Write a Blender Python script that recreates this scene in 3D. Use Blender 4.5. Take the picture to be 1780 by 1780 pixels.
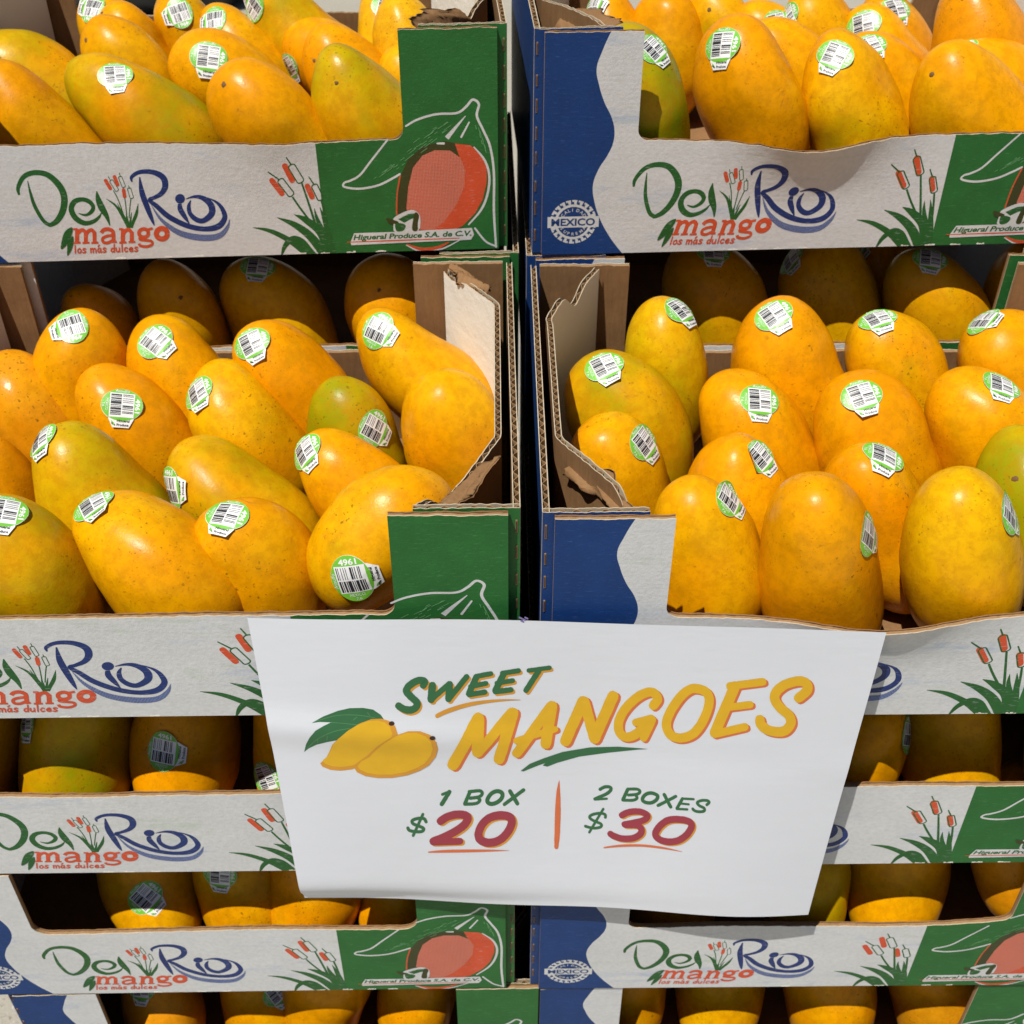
import bpy, bmesh, math, random
from mathutils import Vector, Matrix, noise
from mathutils.bvhtree import BVHTree
from mathutils.geometry import tessellate_polygon

for o in list(bpy.data.objects):
    bpy.data.objects.remove(o)
scene = bpy.context.scene
COL = scene.collection
RND = random.Random(7)

# ------------------------------------------------------------------ camera
FPX = 2090.0                     # focal length in photo pixels (photo is 1780 wide)
CAM = Vector((-0.011, -0.369, 0.299))
PITCH = math.radians(38.9)
YAW = math.radians(0.7)
cd = bpy.data.cameras.new('camera')
cd.sensor_width = 36.0
cd.lens = FPX / 1780.0 * 36.0
cd.clip_start = 0.01
cd.clip_end = 200.0
cd.dof.use_dof = True
cd.dof.focus_distance = 0.50
cd.dof.aperture_fstop = 26.0
cam = bpy.data.objects.new('camera', cd)
COL.objects.link(cam)
cam.location = CAM
cam.rotation_euler = (math.pi / 2 - PITCH, 0, -YAW)
scene.camera = cam
_R = cam.rotation_euler.to_matrix()
RIGHT, UP, FWD = _R.col[0].copy(), _R.col[1].copy(), -_R.col[2].copy()

# ------------------------------------------------------------------ light
SUN_DIR = Vector((0.30, 0.315, -1.0)).normalized()      # the way the light travels
sd = bpy.data.lights.new('sun', 'SUN')
sd.energy = 5.0
sd.angle = math.radians(0.5)
sd.color = (1.0, 0.965, 0.90)
sun = bpy.data.objects.new('sun', sd)
COL.objects.link(sun)
sun.rotation_euler = SUN_DIR.to_track_quat('-Z', 'Y').to_euler()
sun.location = (-1, -1.5, 3)
world = bpy.data.worlds.new('World')
scene.world = world
world.use_nodes = True
wn = world.node_tree
wn.nodes.clear()
wo = wn.nodes.new('ShaderNodeOutputWorld')
wb = wn.nodes.new('ShaderNodeBackground')
ws = wn.nodes.new('ShaderNodeTexSky')
ws.sky_type = 'NISHITA'
ws.sun_disc = False
ws.sun_elevation = math.asin(-SUN_DIR.z)
ws.sun_rotation = math.atan2(-SUN_DIR.x, -SUN_DIR.y)
wb.inputs['Strength'].default_value = 0.05
wn.links.new(ws.outputs[0], wb.inputs[0])
wn.links.new(wb.outputs[0], wo.inputs[0])
scene.render.engine = 'CYCLES'
scene.view_settings.view_transform = 'Standard'
scene.view_settings.look = 'None'
scene.view_settings.exposure = 0.0
scene.view_settings.gamma = 1.0
scene.view_settings.use_curve_mapping = False
scene.cycles.max_bounces = 6
scene.cycles.diffuse_bounces = 2

# ------------------------------------------------------------------ materials
def hexlin(r, g, b):
    f = lambda c: (c / 255 / 12.92) if c / 255 <= 0.04045 else ((c / 255 + 0.055) / 1.055) ** 2.4
    return (f(r), f(g), f(b), 1.0)

class NB:
    """tiny node builder"""
    def __init__(self, name):
        self.m = bpy.data.materials.new(name)
        self.m.use_nodes = True
        self.t = self.m.node_tree
        self.t.nodes.clear()
        self.out = self.n('ShaderNodeOutputMaterial')
        self.p = self.n('ShaderNodeBsdfPrincipled')
        self.l(self.p.outputs[0], self.out.inputs[0])
        self.tc = self.n('ShaderNodeTexCoord')
    def n(self, k, **kw):
        x = self.t.nodes.new(k)
        for a, b in kw.items():
            setattr(x, a, b)
        return x
    def l(self, a, b):
        self.t.links.new(a, b)
    def setp(self, **kw):
        for k, v in kw.items():
            self.p.inputs[k.replace('_', ' ')].default_value = v
    def noise(self, scale, detail=3.0, vec=None, rough=0.55, dist=0.0):
        x = self.n('ShaderNodeTexNoise')
        x.inputs['Scale'].default_value = scale
        x.inputs['Detail'].default_value = detail
        x.inputs['Roughness'].default_value = rough
        x.inputs['Distortion'].default_value = dist
        self.l(vec if vec is not None else self.tc.outputs['Object'], x.inputs['Vector'])
        return x.outputs['Fac']
    def ramp(self, fac, stops):
        x = self.n('ShaderNodeValToRGB')
        e = x.color_ramp.elements
        while len(e) < len(stops):
            e.new(0.5)
        for i, (p, c) in enumerate(stops):
            e[i].position = p
            e[i].color = c if len(c) == 4 else (*c, 1)
        self.l(fac, x.inputs['Fac'])
        return x.outputs['Color']
    def mix(self, fac, a, b, mode='MIX'):
        x = self.n('ShaderNodeMix', data_type='RGBA', blend_type=mode)
        for sock, v in ((x.inputs['Factor'], fac), (x.inputs['A'], a), (x.inputs['B'], b)):
            if isinstance(v, (int, float)):
                sock.default_value = v
            elif isinstance(v, tuple):
                sock.default_value = v
            else:
                self.l(v, sock)
        return x.outputs['Result']
    def math(self, op, a, b=0.0, c=0.0, clamp=False):
        x = self.n('ShaderNodeMath', operation=op, use_clamp=clamp)
        for i, v in enumerate((a, b, c)):
            if isinstance(v, (int, float)):
                x.inputs[i].default_value = v
            else:
                self.l(v, x.inputs[i])
        return x.outputs[0]
    def bump(self, h, strength, dist):
        x = self.n('ShaderNodeBump')
        x.inputs['Strength'].default_value = strength
        x.inputs['Distance'].default_value = dist
        self.l(h, x.inputs['Height'])
        self.l(x.outputs[0], self.p.inputs['Normal'])
        return x
    def col(self, c):
        self.l(c, self.p.inputs['Base Color'])

BW = (0, 0, 0, 1)
WH = (1, 1, 1, 1)
GREEN_INK = (0.020, 0.140, 0.028, 1)
BLUE_INK = (0.005, 0.042, 0.180, 1)
RED_INK = (0.66, 0.085, 0.028, 1)
WHITE_LINER = (0.66, 0.665, 0.665, 1)

def flute_height(nb, axis, pitch=0.0024):
    """washboard of the corrugation showing through the liner, plus paper fibre"""
    sep = nb.n('ShaderNodeSeparateXYZ')
    nb.l(nb.tc.outputs['Object'], sep.inputs[0])
    ph = nb.math('MULTIPLY', sep.outputs[axis], 2 * math.pi / pitch)
    w = nb.math('SINE', ph)
    wob = nb.noise(30, 2)
    w = nb.math('MULTIPLY', w, wob)
    return sep, w

def ink_wear(nb, ink, ground, amount=0.5):
    """solid ink with tiny pinholes and streaks following the flutes"""
    mp = nb.n('ShaderNodeMapping')
    mp.inputs['Scale'].default_value = (0.25, 1, 1.6)
    nb.l(nb.tc.outputs['Object'], mp.inputs['Vector'])
    streak = nb.noise(900, 2, vec=mp.outputs[0])
    hole = nb.ramp(streak, [(0.60, BW), (0.74, WH)])
    tone = nb.noise(55, 3)
    dark = tuple(c * 0.72 for c in ink[:3]) + (1,)
    light = tuple(min(1, c * 1.22) for c in ink[:3]) + (1,)
    base = nb.mix(tone, dark, light)
    fac = nb.math('MULTIPLY', hole, amount)
    return nb.mix(fac, base, ground)

GB0, GB1 = 0.2172, 0.0
def mat_front():
    nb = NB('printed_white_liner')
    sep, fl = flute_height(nb, 2)
    x, z = sep.outputs[0], sep.outputs[2]
    # white ground, grey mottling and faint set-off smudges of ink
    g1 = nb.noise(40, 4)
    g2 = nb.noise(420, 3)
    w = nb.mix(g1, (0.60, 0.605, 0.605, 1), (0.73, 0.735, 0.74, 1))
    w = nb.mix(nb.math('MULTIPLY', nb.ramp(g2, [(0.40, WH), (0.58, BW)]), 0.20), w, (0.47, 0.46, 0.44, 1))
    mp = nb.n('ShaderNodeMapping')
    mp.inputs['Scale'].default_value = (0.35, 1, 1.5)
    oi = nb.n('ShaderNodeObjectInfo')
    ro = nb.n('ShaderNodeCombineXYZ')
    nb.l(nb.math('MULTIPLY', oi.outputs['Random'], 9.0), ro.inputs[0])
    nb.l(nb.tc.outputs['Object'], mp.inputs['Vector'])
    nb.l(ro.outputs[0], mp.inputs['Location'])
    sm = nb.noise(26, 5, vec=mp.outputs[0], rough=0.75)
    sm2 = nb.noise(31, 5, vec=mp.outputs[0], rough=0.8, dist=0.4)
    w = nb.mix(nb.math('MULTIPLY', nb.ramp(sm, [(0.56, BW), (0.70, WH)]), 0.45), w, (0.22, 0.36, 0.60, 1))
    w = nb.mix(nb.math('MULTIPLY', nb.ramp(sm2, [(0.58, BW), (0.72, WH)]), 0.36), w, (0.28, 0.46, 0.24, 1))
    # green field to the right of a leaning line
    lim = nb.math('MULTIPLY_ADD', z, GB1, GB0)
    gm = nb.math('MULTIPLY', nb.math('SUBTRACT', x, lim), 9000, clamp=True)
    # blue field to the left of a wavy line
    fc = nb.n('ShaderNodeFloatCurve')
    pts = [(0, 44), (5, 40), (10, 36.5), (20, 31), (30, 27.5), (39, 26.3), (47, 28.5), (56, 33.5), (62, 35.7), (68, 36),
           (74, 34.5), (83, 30), (91, 27.2), (99, 25.6), (107, 27.8), (120, 33.5)]
    cv = fc.mapping.curves[0]
    while len(cv.points) < len(pts):
        cv.points.new(0.5, 0.5)
    for p, (v, u) in zip(cv.points, pts):
        p.location = (v / 120.0, u / 60.0)
        p.handle_type = 'AUTO'
    fc.mapping.update()
    nb.l(nb.math('DIVIDE', z, 0.120), fc.inputs['Value'])
    wave = nb.math('MULTIPLY_ADD', fc.outputs[0], 0.060, 0.005)
    bm_ = nb.math('MULTIPLY', nb.math('SUBTRACT', wave, x), 9000, clamp=True)
    c = nb.mix(gm, w, ink_wear(nb, GREEN_INK, (0.10, 0.30, 0.11, 1), 0.35))
    c = nb.mix(bm_, c, ink_wear(nb, BLUE_INK, (0.08, 0.16, 0.38, 1), 0.3))
    nb.col(c)
    nb.setp(Roughness=0.62)
    nb.p.inputs['Specular IOR Level'].default_value = 0.35
    fib = nb.noise(700, 4)
    fib2 = nb.noise(190, 3)
    h = nb.math('ADD', nb.math('MULTIPLY', fl, 0.035), nb.math('ADD', nb.math('MULTIPLY', fib, 0.8), nb.math('MULTIPLY', fib2, 0.9)))
    nb.bump(h, 0.36, 0.0004)
    return nb.m

def mat_ink(name, ink, ground, amount=0.4, rough=0.55):
    nb = NB(name)
    nb.col(ink_wear(nb, ink, ground, amount))
    nb.setp(Roughness=rough)
    nb.p.inputs['Specular IOR Level'].default_value = 0.35
    nb.bump(nb.noise(700, 3), 0.4, 0.0003)
    return nb.m

def mat_halftone(name, ink, ground, pitch=0.0011, duty=0.1):
    nb = NB(name)
    sep = nb.n('ShaderNodeSeparateXYZ')
    nb.l(nb.tc.outputs['Object'], sep.inputs[0])
    k = 2 * math.pi / pitch
    a = nb.math('SINE', nb.math('MULTIPLY', nb.math('ADD', sep.outputs[0], sep.outputs[2]), k * 0.7071))
    b = nb.math('SINE', nb.math('MULTIPLY', nb.math('SUBTRACT', sep.outputs[0], sep.outputs[2]), k * 0.7071))
    d = nb.math('MULTIPLY', nb.math('ADD', nb.math('MULTIPLY', a, b), duty), 3.0, clamp=True)
    nb.col(nb.mix(d, ink_wear(nb, ink, ground, 0.3), ground))
    nb.setp(Roughness=0.6)
    nb.bump(nb.noise(700, 3), 0.4, 0.0003)
    return nb.m

def mat_kraft(name, c1, c2, rough=0.8, grain=(1, 1, 0.12)):
    nb = NB(name)
    mp = nb.n('ShaderNodeMapping')
    mp.inputs['Scale'].default_value = grain
    nb.l(nb.tc.outputs['Object'], mp.inputs['Vector'])
    f = nb.noise(520, 5, vec=mp.outputs[0], rough=0.7)
    g = nb.noise(45, 4)
    c = nb.mix(f, c1, c2)
    c = nb.mix(nb.math('MULTIPLY', nb.ramp(g, [(0.35, WH), (0.65, BW)]), 0.30), c, tuple(v * 0.6 for v in c1[:3]) + (1,))
    nb.col(c)
    nb.setp(Roughness=rough)
    nb.p.inputs['Specular IOR Level'].default_value = 0.2
    nb.bump(nb.math('ADD', f, nb.noise(160, 3)), 0.5, 0.0004)
    return nb.m

def mat_paper(name, c, rough=0.7, bump=0.25):
    nb = NB(name)
    g = nb.noise(25, 3)
    nb.col(nb.mix(g, tuple(v * 0.955 for v in c[:3]) + (1,), c))
    nb.setp(Roughness=rough)
    nb.p.inputs['Specular IOR Level'].default_value = 0.3
    mp = nb.n('ShaderNodeMapping')
    mp.inputs['Scale'].default_value = (0.25, 1, 1)
    nb.l(nb.tc.outputs['Object'], mp.inputs['Vector'])
    nb.bump(nb.math('ADD', nb.noise(260, 3, vec=mp.outputs[0]), nb.math('MULTIPLY', nb.noise(45, 2), 2.0)), bump, 0.0006)
    return nb.m

def mat_flat(name, c, rough=0.5, var=0.12):
    nb = NB(name)
    g = nb.noise(120, 3)
    nb.col(nb.mix(g, tuple(v * (1 - var) for v in c[:3]) + (1,), tuple(min(1, v * (1 + var)) for v in c[:3]) + (1,)))
    nb.setp(Roughness=rough)
    return nb.m

def mat_mango():
    nb = NB('mango_skin')
    oi = nb.n('ShaderNodeObjectInfo')
    off = nb.n('ShaderNodeVectorMath', operation='ADD')
    cx = nb.n('ShaderNodeCombineXYZ')
    r = oi.outputs['Random']
    nb.l(nb.math('MULTIPLY', r, 17.3), cx.inputs[0])
    nb.l(nb.math('MULTIPLY', r, -11.1), cx.inputs[1])
    nb.l(nb.math('MULTIPLY', r, 7.7), cx.inputs[2])
    nb.l(nb.tc.outputs['Object'], off.inputs[0])
    nb.l(cx.outputs[0], off.inputs[1])
    v = off.outputs[0]
    base = oi.outputs['Color']
    # broad ripening: deeper orange and yellow zones
    n1 = nb.noise(17, 2, vec=v)
    c = nb.mix(nb.math('MULTIPLY', nb.ramp(n1, [(0.36, BW), (0.68, WH)]), 0.68), base, (0.80, 0.270, 0.0005, 1))
    n1b = nb.noise(21, 2, vec=v, dist=0.3)
    c = nb.mix(nb.math('MULTIPLY', nb.ramp(n1b, [(0.52, BW), (0.74, WH)]), 0.50), c, (0.82, 0.48, 0.004, 1))
    # green unripe cheeks
    n2 = nb.noise(19, 3, vec=v, rough=0.6)
    lo = nb.math('SUBTRACT', 0.74, nb.math('MULTIPLY', oi.outputs['Alpha'], 0.50))
    gf = nb.math('MULTIPLY', nb.math('SUBTRACT', n2, lo), 4.2, clamp=True)
    gf = nb.math('MULTIPLY', gf, 0.72)
    c = nb.mix(gf, c, (0.170, 0.265, 0.004, 1))
    # fine mottling of the skin
    n3 = nb.noise(170, 5, vec=v, rough=0.75)
    c = nb.mix(nb.math('MULTIPLY', nb.ramp(n3, [(0.40, WH), (0.58, BW)]), 0.40), c, (0.46, 0.180, 0.002, 1), 'MIX')
    # lenticels
    n4 = nb.noise(620, 1, vec=v)
    patch = nb.ramp(nb.noise(28, 3, vec=v), [(0.46, BW), (0.62, WH)])
    dots = nb.math('MULTIPLY', nb.ramp(n4, [(0.655, BW), (0.715, WH)]), patch)
    c = nb.mix(nb.math('MULTIPLY', dots, 0.68), c, (0.105, 0.080, 0.010, 1))
    n4b = nb.noise(430, 1, vec=v)
    c = nb.mix(nb.math('MULTIPLY', nb.ramp(n4b, [(0.71, BW), (0.77, WH)]), 0.35), c, (0.20, 0.09, 0.012, 1))
    # scuffs and sap burns
    n5 = nb.noise(48, 5, vec=v, rough=0.72, dist=0.8)
    c = nb.mix(nb.math('MULTIPLY', nb.ramp(n5, [(0.65, BW), (0.735, WH)]), 0.62), c, (0.20, 0.085, 0.018, 1))
    c = nb.mix(1.0, c, (0.95, 0.94, 0.6, 1), 'MULTIPLY')
    nb.col(c)
    rr = nb.math('MULTIPLY_ADD', nb.noise(60, 4, vec=v), 0.30, 0.16)
    nb.l(rr, nb.p.inputs['Roughness'])
    nb.p.inputs['Specular IOR Level'].default_value = 0.16
    h = nb.math('ADD', nb.math('MULTIPLY', nb.noise(780, 2, vec=v), 0.5), nb.math('MULTIPLY', nb.noise(95, 3, vec=v), 1.0))
    nb.bump(h, 0.16, 0.0009)
    return nb.m

def mat_ground():
    nb = NB('concrete')
    g = nb.noise(3.0, 5)
    f = nb.noise(420, 3)
    c = nb.mix(g, (0.30, 0.275, 0.225, 1), (0.42, 0.385, 0.315, 1))
    c = nb.mix(nb.math('MULTIPLY', nb.ramp(f, [(0.60, BW), (0.68, WH)]), 0.75), c, (0.16, 0.13, 0.10, 1))
    c = nb.mix(nb.math('MULTIPLY', nb.ramp(nb.noise(300, 2), [(0.30, WH), (0.38, BW)]), 0.6), c, (0.62, 0.58, 0.48, 1))
    nb.col(c)
    nb.setp(Roughness=0.9)
    nb.bump(f, 0.5, 0.002)
    return nb.m

M = {}
M['front'] = mat_front()
M['kraft'] = mat_kraft('kraft_board', (0.185, 0.092, 0.036, 1), (0.335, 0.190, 0.086, 1))
M['core'] = mat_kraft('kraft_core', (0.24, 0.130, 0.058, 1), (0.42, 0.265, 0.135, 1))
M['edge'] = mat_kraft('torn_liner_edge', (0.40, 0.30, 0.18, 1), (0.68, 0.59, 0.45, 1))
M['liner'] = mat_paper('white_inner_liner', (0.80, 0.775, 0.70, 1), 0.75, 0.5)
M['green'] = mat_ink('green_ink', GREEN_INK, (0.10, 0.30, 0.11, 1), 0.4)
M['blue'] = mat_ink('blue_ink', BLUE_INK, (0.08, 0.16, 0.38, 1), 0.4)
M['logo_green'] = mat_ink('logo_green_ink', (0.016, 0.112, 0.022, 1), WHITE_LINER, 0.30)
M['logo_blue'] = mat_ink('logo_blue_ink', (0.011, 0.032, 0.160, 1), WHITE_LINER, 0.25)
M['blue_tone'] = mat_halftone('blue_halftone', (0.03, 0.07, 0.26, 1), (0.40, 0.44, 0.55, 1), 0.0009, -0.25)
M['red'] = mat_ink('red_ink', RED_INK, WHITE_LINER, 0.30)
M['pink_tone'] = mat_halftone('red_halftone', (0.60, 0.085, 0.035, 1), (0.60, 0.27, 0.20, 1), 0.0011, 0.05)
M['brown_ink'] = mat_ink('overprint_ink', (0.045, 0.050, 0.012, 1), (0.1, 0.14, 0.05, 1), 0.3)
M['white_ink'] = mat_ink('unprinted_white', WHITE_LINER, (0.45, 0.55, 0.44, 1), 0.4)
M['pale_green'] = mat_ink('pale_green_hatch', (0.16, 0.40, 0.17, 1), GREEN_INK, 0.9)
M['skin'] = mat_mango()
M['scar'] = mat_flat('stem_cork', (0.16, 0.075, 0.02, 1), 0.8, 0.4)
M['st_green'] = mat_flat('sticker_green', (0.165, 0.50, 0.040, 1), 0.38)
M['st_white'] = mat_flat('sticker_white', (0.82, 0.82, 0.80, 1), 0.38, 0.03)
M['st_black'] = mat_flat('sticker_black', (0.025, 0.025, 0.028, 1), 0.45)
M['paper'] = mat_paper('copy_paper', (0.79, 0.815, 0.875, 1), 0.65, 0.12)
M['pr_green'] = mat_flat('print_green', (0.030, 0.150, 0.055, 1), 0.6)
M['pr_leaf'] = mat_flat('print_leaf_vein', (0.09, 0.27, 0.10, 1), 0.6)
M['pr_yellow'] = mat_flat('print_yellow', (0.80, 0.46, 0.012, 1), 0.6, 0.10)
M['pr_amber'] = mat_flat('print_amber', (0.70, 0.32, 0.03, 1), 0.6, 0.15)
M['pr_orange'] = mat_flat('print_orange', (0.72, 0.17, 0.055, 1), 0.6)
M['pr_maroon'] = mat_flat('print_maroon', (0.36, 0.040, 0.065, 1), 0.6)
M['pr_dark'] = mat_flat('print_dark', (0.04, 0.015, 0.01, 1), 0.6)
M['pr_violet'] = mat_flat('print_violet', (0.22, 0.18, 0.42, 1), 0.6)
M['ground'] = mat_ground()
M['dark_lump'] = mat_flat('plain_black', (0.012, 0.013, 0.015, 1), 0.55)

# ------------------------------------------------------------------ helpers
def mesh_obj(name, verts, faces, mats, parent=None, fmat=None, smooth=False):
    me = bpy.data.meshes.new(name)
    me.from_pydata([tuple(v) for v in verts], [], faces)
    for m in mats:
        me.materials.append(M[m])
    if fmat:
        me.polygons.foreach_set('material_index', fmat)
    if smooth:
        me.polygons.foreach_set('use_smooth', [True] * len(me.polygons))
    me.update()
    o = bpy.data.objects.new(name, me)
    COL.objects.link(o)
    if parent is not None:
        o.parent = parent
    return o

def empty(name, loc, rz=0.0):
    e = bpy.data.objects.new(name, None)
    e.empty_display_size = 0.02
    COL.objects.link(e)
    e.location = loc
    e.rotation_euler = (0, 0, rz)
    return e

def tag(o, label=None, cat=None, group=None, kind=None):
    if label: o['label'] = label
    if cat: o['category'] = cat
    if group: o['group'] = group
    if kind: o['kind'] = kind
    return o

def pxray(px, py):
    return (FWD + RIGHT * ((px - 890) / FPX) - UP * ((py - 890) / FPX)).normalized()

def px_on_y(px, py, y):
    d = pxray(px, py)
    return CAM + d * ((y - CAM.y) / d.y)

def solve(A, b):
    n = len(b)
    A = [r[:] + [b[i]] for i, r in enumerate(A)]
    for i in range(n):
        k = max(range(i, n), key=lambda j: abs(A[j][i]))
        A[i], A[k] = A[k], A[i]
        for j in range(n):
            if j != i:
                f = A[j][i] / A[i][i]
                A[j] = [x - f * y for x, y in zip(A[j], A[i])]
    return [A[i][n] / A[i][i] for i in range(n)]

def homography(src, dst):
    A, b = [], []
    for (x, y), (u, v) in zip(src, dst):
        A.append([x, y, 1, 0, 0, 0, -u * x, -u * y]); b.append(u)
        A.append([0, 0, 0, x, y, 1, -v * x, -v * y]); b.append(v)
    h = solve(A, b)
    def f(x, y):
        w = h[6] * x + h[7] * y + 1
        return ((h[0] * x + h[1] * y + h[2]) / w, (h[3] * x + h[4] * y + h[5]) / w)
    return f

def catmull(pts, closed=False, sub=6):
    n = len(pts)
    if n < 3:
        return list(pts)
    out = []
    rng = range(n) if closed else range(n - 1)
    for i in rng:
        p0 = pts[(i - 1) % n] if closed or i > 0 else pts[0]
        p1 = pts[i]
        p2 = pts[(i + 1) % n]
        p3 = pts[(i + 2) % n] if closed or i + 2 < n else pts[-1]
        for k in range(sub):
            t = k / sub
            out.append(tuple(0.5 * ((2 * b) + (c - a) * t + (2 * a - 5 * b + 4 * c - d) * t * t + (3 * b - a - 3 * c + d) * t ** 3)
                             for a, b, c, d in zip(p0, p1, p2, p3)))
    if not closed:
        out.append(tuple(pts[-1]))
    return out

_tc = {}
def text2d(body, size, shear=0.0, bold=0.0, spacing=1.0):
    key = (body, size, shear, bold, spacing)
    if key in _tc:
        return _tc[key]
    cu = bpy.data.curves.new('txt', 'FONT')
    cu.body = body
    cu.size = 1.0
    cu.shear = shear
    cu.offset = bold
    cu.space_character = spacing
    cu.resolution_u = 3
    ob = bpy.data.objects.new('txt', cu)
    COL.objects.link(ob)
    me = bpy.data.meshes.new_from_object(ob)
    vs = [(v.co.x * size, v.co.y * size) for v in me.vertices]
    fs = [tuple(p.vertices) for p in me.polygons]
    bpy.data.objects.remove(ob)
    bpy.data.meshes.remove(me)
    bpy.data.curves.remove(cu)
    _tc[key] = (vs, fs)
    return vs, fs

class Art:
    """flat print: coloured pieces in 2-D millimetres, laid on a surface afterwards"""
    def __init__(self, T=None):
        self.T = T or (lambda x, y: (x, y))
        self.items = []                 # (verts2d, faces, mat, layer)
        self.layer = 0.0
        self.scale = 1.0
    def add(self, vs, fs, mat, layer=None):
        self.layer += 1.5 if layer is None else 0.0
        self.items.append(([self.T(*v) for v in vs], fs, mat, self.layer if layer is None else layer))
    def stroke(self, pts, mat, w=None, closed=False, smooth=True, sub=6, rag=0.0, cap=True, dx=0, dy=0):
        p = [(a[0] + dx, a[1] + dy, a[2] if len(a) > 2 else w) for a in pts]
        if smooth and len(p) > 2:
            p = catmull(p, closed, sub)
        elif not closed and len(p) == 2:
            (x0, y0, w0), (x1, y1, w1) = p
            p = [(x0 + (x1 - x0) * k / 14, y0 + (y1 - y0) * k / 14, w0 + (w1 - w0) * k / 14) for k in range(15)]
        if cap and not closed:
            # blunt rounded brush ends
            def ext(a, b):
                L = math.hypot(a[0] - b[0], a[1] - b[1]) or 1
                ux, uy = (a[0] - b[0]) / L, (a[1] - b[1]) / L
                h = abs(a[2]) * 0.5
                return [(a[0] + ux * h * 0.62, a[1] + uy * h * 0.62, a[2] * 0.80), (a[0] + ux * h * 0.95, a[1] + uy * h * 0.95, a[2] * 0.38)]
            e0 = ext(p[0], p[1]); e1 = ext(p[-1], p[-2])
            p = [e0[1], e0[0]] + p + e1
        n = len(p)
        vs, fs = [], []
        for i in range(n):
            a = p[(i - 1) % n] if closed or i > 0 else p[0]
            b = p[(i + 1) % n] if closed or i + 1 < n else p[-1]
            tx, ty = b[0] - a[0], b[1] - a[1]
            L = math.hypot(tx, ty) or 1
            nx, ny = -ty / L, tx / L
            h = p[i][2] / 2
            j1 = 1 + (RND.uniform(-rag, rag) if rag else 0)
            j2 = 1 + (RND.uniform(-rag, rag) if rag else 0)
            vs += [(p[i][0] + nx * h * j1, p[i][1] + ny * h * j1), (p[i][0] - nx * h * j2, p[i][1] - ny * h * j2)]
        for i in range(n if closed else n - 1):
            k = (i + 1) % n
            fs.append((2 * i, 2 * i + 1, 2 * k + 1, 2 * k))
        self.add(vs, fs, mat)
    def poly(self, pts, mat, smooth=False, sub=4, fine=None, dx=0, dy=0):
        p = [(a + dx, b + dy) for a, b in pts]
        if smooth:
            p = catmull(p, True, sub)
        tr = tessellate_polygon([[Vector((a, b, 0)) for a, b in p]])
        if fine:
            bm = bmesh.new()
            bv = [bm.verts.new((a, b, 0)) for a, b in p]
            for t in tr:
                try: bm.faces.new([bv[i] for i in t])
                except ValueError: pass
            for _ in range(4):
                es = [e for e in bm.edges if e.calc_length() > fine]
                if not es: break
                bmesh.ops.subdivide_edges(bm, edges=es, cuts=1)
                bmesh.ops.triangulate(bm, faces=bm.faces[:])
            bm.verts.index_update()
            p = [(v.co.x, v.co.y) for v in bm.verts]
            tr = [tuple(v.index for v in f.verts) for f in bm.faces]
            bm.free()
        self.add(p, [tuple(t) for t in tr], mat)
    def ellipse(self, cx, cy, rx, ry, mat, n=20):
        self.poly([(cx + rx * math.cos(2 * math.pi * k / n), cy + ry * math.sin(2 * math.pi * k / n)) for k in range(n)], mat)
    def text(self, body, mat, x, y, size, ang=0.0, shear=0.0, bold=0.0, flip=False, width=None, height=None):
        vs, fs = text2d(body, 1.0, shear, bold)
        if not vs: return
        x0 = min(v[0] for v in vs); x1 = max(v[0] for v in vs)
        sx = size if width is None else width / (x1 - x0)
        sy = size if height is None else height
        ca, sa = math.cos(ang), math.sin(ang)
        out = []
        for a, b in vs:
            a = (a - x0) * sx
            b = b * sy * (-1 if flip else 1)
            out.append((x + a * ca - b * sa, y + a * sa + b * ca))
        self.add(out, fs, mat)

def lay(name, items, S, parent, step=1.0, dx=None):
    """put print items on surface S(u, v, lift) as one mesh"""
    vs, fs, fm, mats = [], [], [], []
    for v2, f2, mat, layer in items:
        if mat not in mats: mats.append(mat)
        b = len(vs)
        sh = dx.get(mat, 0.0) if dx else 0.0
        vs += [S(u + sh, v, layer) for u, v in v2]
        fs += [tuple(i + b for i in f) for f in f2]
        fm += [mats.index(mat)] * len(f2)
    return mesh_obj(name, vs, fs, mats, parent, fm)

# ------------------------------------------------------------------ dimensions
W, D, H = 0.315, 0.2165, 0.1182          # a mango box
GAP = 0.006
TW = 0.0031                              # board thickness
POST = 0.048                             # width of a full-height corner of the front panel
RIM = 0.0625                             # height of the low rim
PW = W - 0.010                           # width of the outer front panel
LEVELS = 5
GROUND_Z = -LEVELS * H

# ------------------------------------------------------------------ ground
gs = []
N = 24
def gz(x, y): return GROUND_Z
mesh_obj('pavement', [(-30, -12, GROUND_Z), (30, -12, GROUND_Z), (30, 60, GROUND_Z), (-30, 60, GROUND_Z)], [(0, 1, 2, 3)], ['ground'])
tag(bpy.data.objects['pavement'], kind='structure')

# ------------------------------------------------------------------ box artwork (millimetres on the front panel)
B1L_LOC, B1L_RZ = (-GAP / 2 - W - 0.0025, D - 0.0030, 0.0), 0.050
def Hm(px, py):
    """photo pixel -> millimetres on the outer front panel of that box"""
    ex = Vector((math.cos(B1L_RZ), math.sin(B1L_RZ), 0))
    ny_ = Vector((-ex.y, ex.x, 0))
    P0 = Vector(B1L_LOC)
    d = pxray(px, py)
    p = CAM + d * ((P0 - CAM).dot(ny_) / d.dot(ny_))
    return ((p - P0).dot(ex) * 1000 - 5.0, p.z * 1000)
def crop(x0, y0, s):
    return lambda x, y: (x0 + x / s, y0 + y / s)
def chain(c):
    return lambda x, y: Hm(*c(x, y))
G_ = chain(crop(0, 250, 3.9556))
Hc = chain(crop(440, 150, 3.7083))

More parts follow.
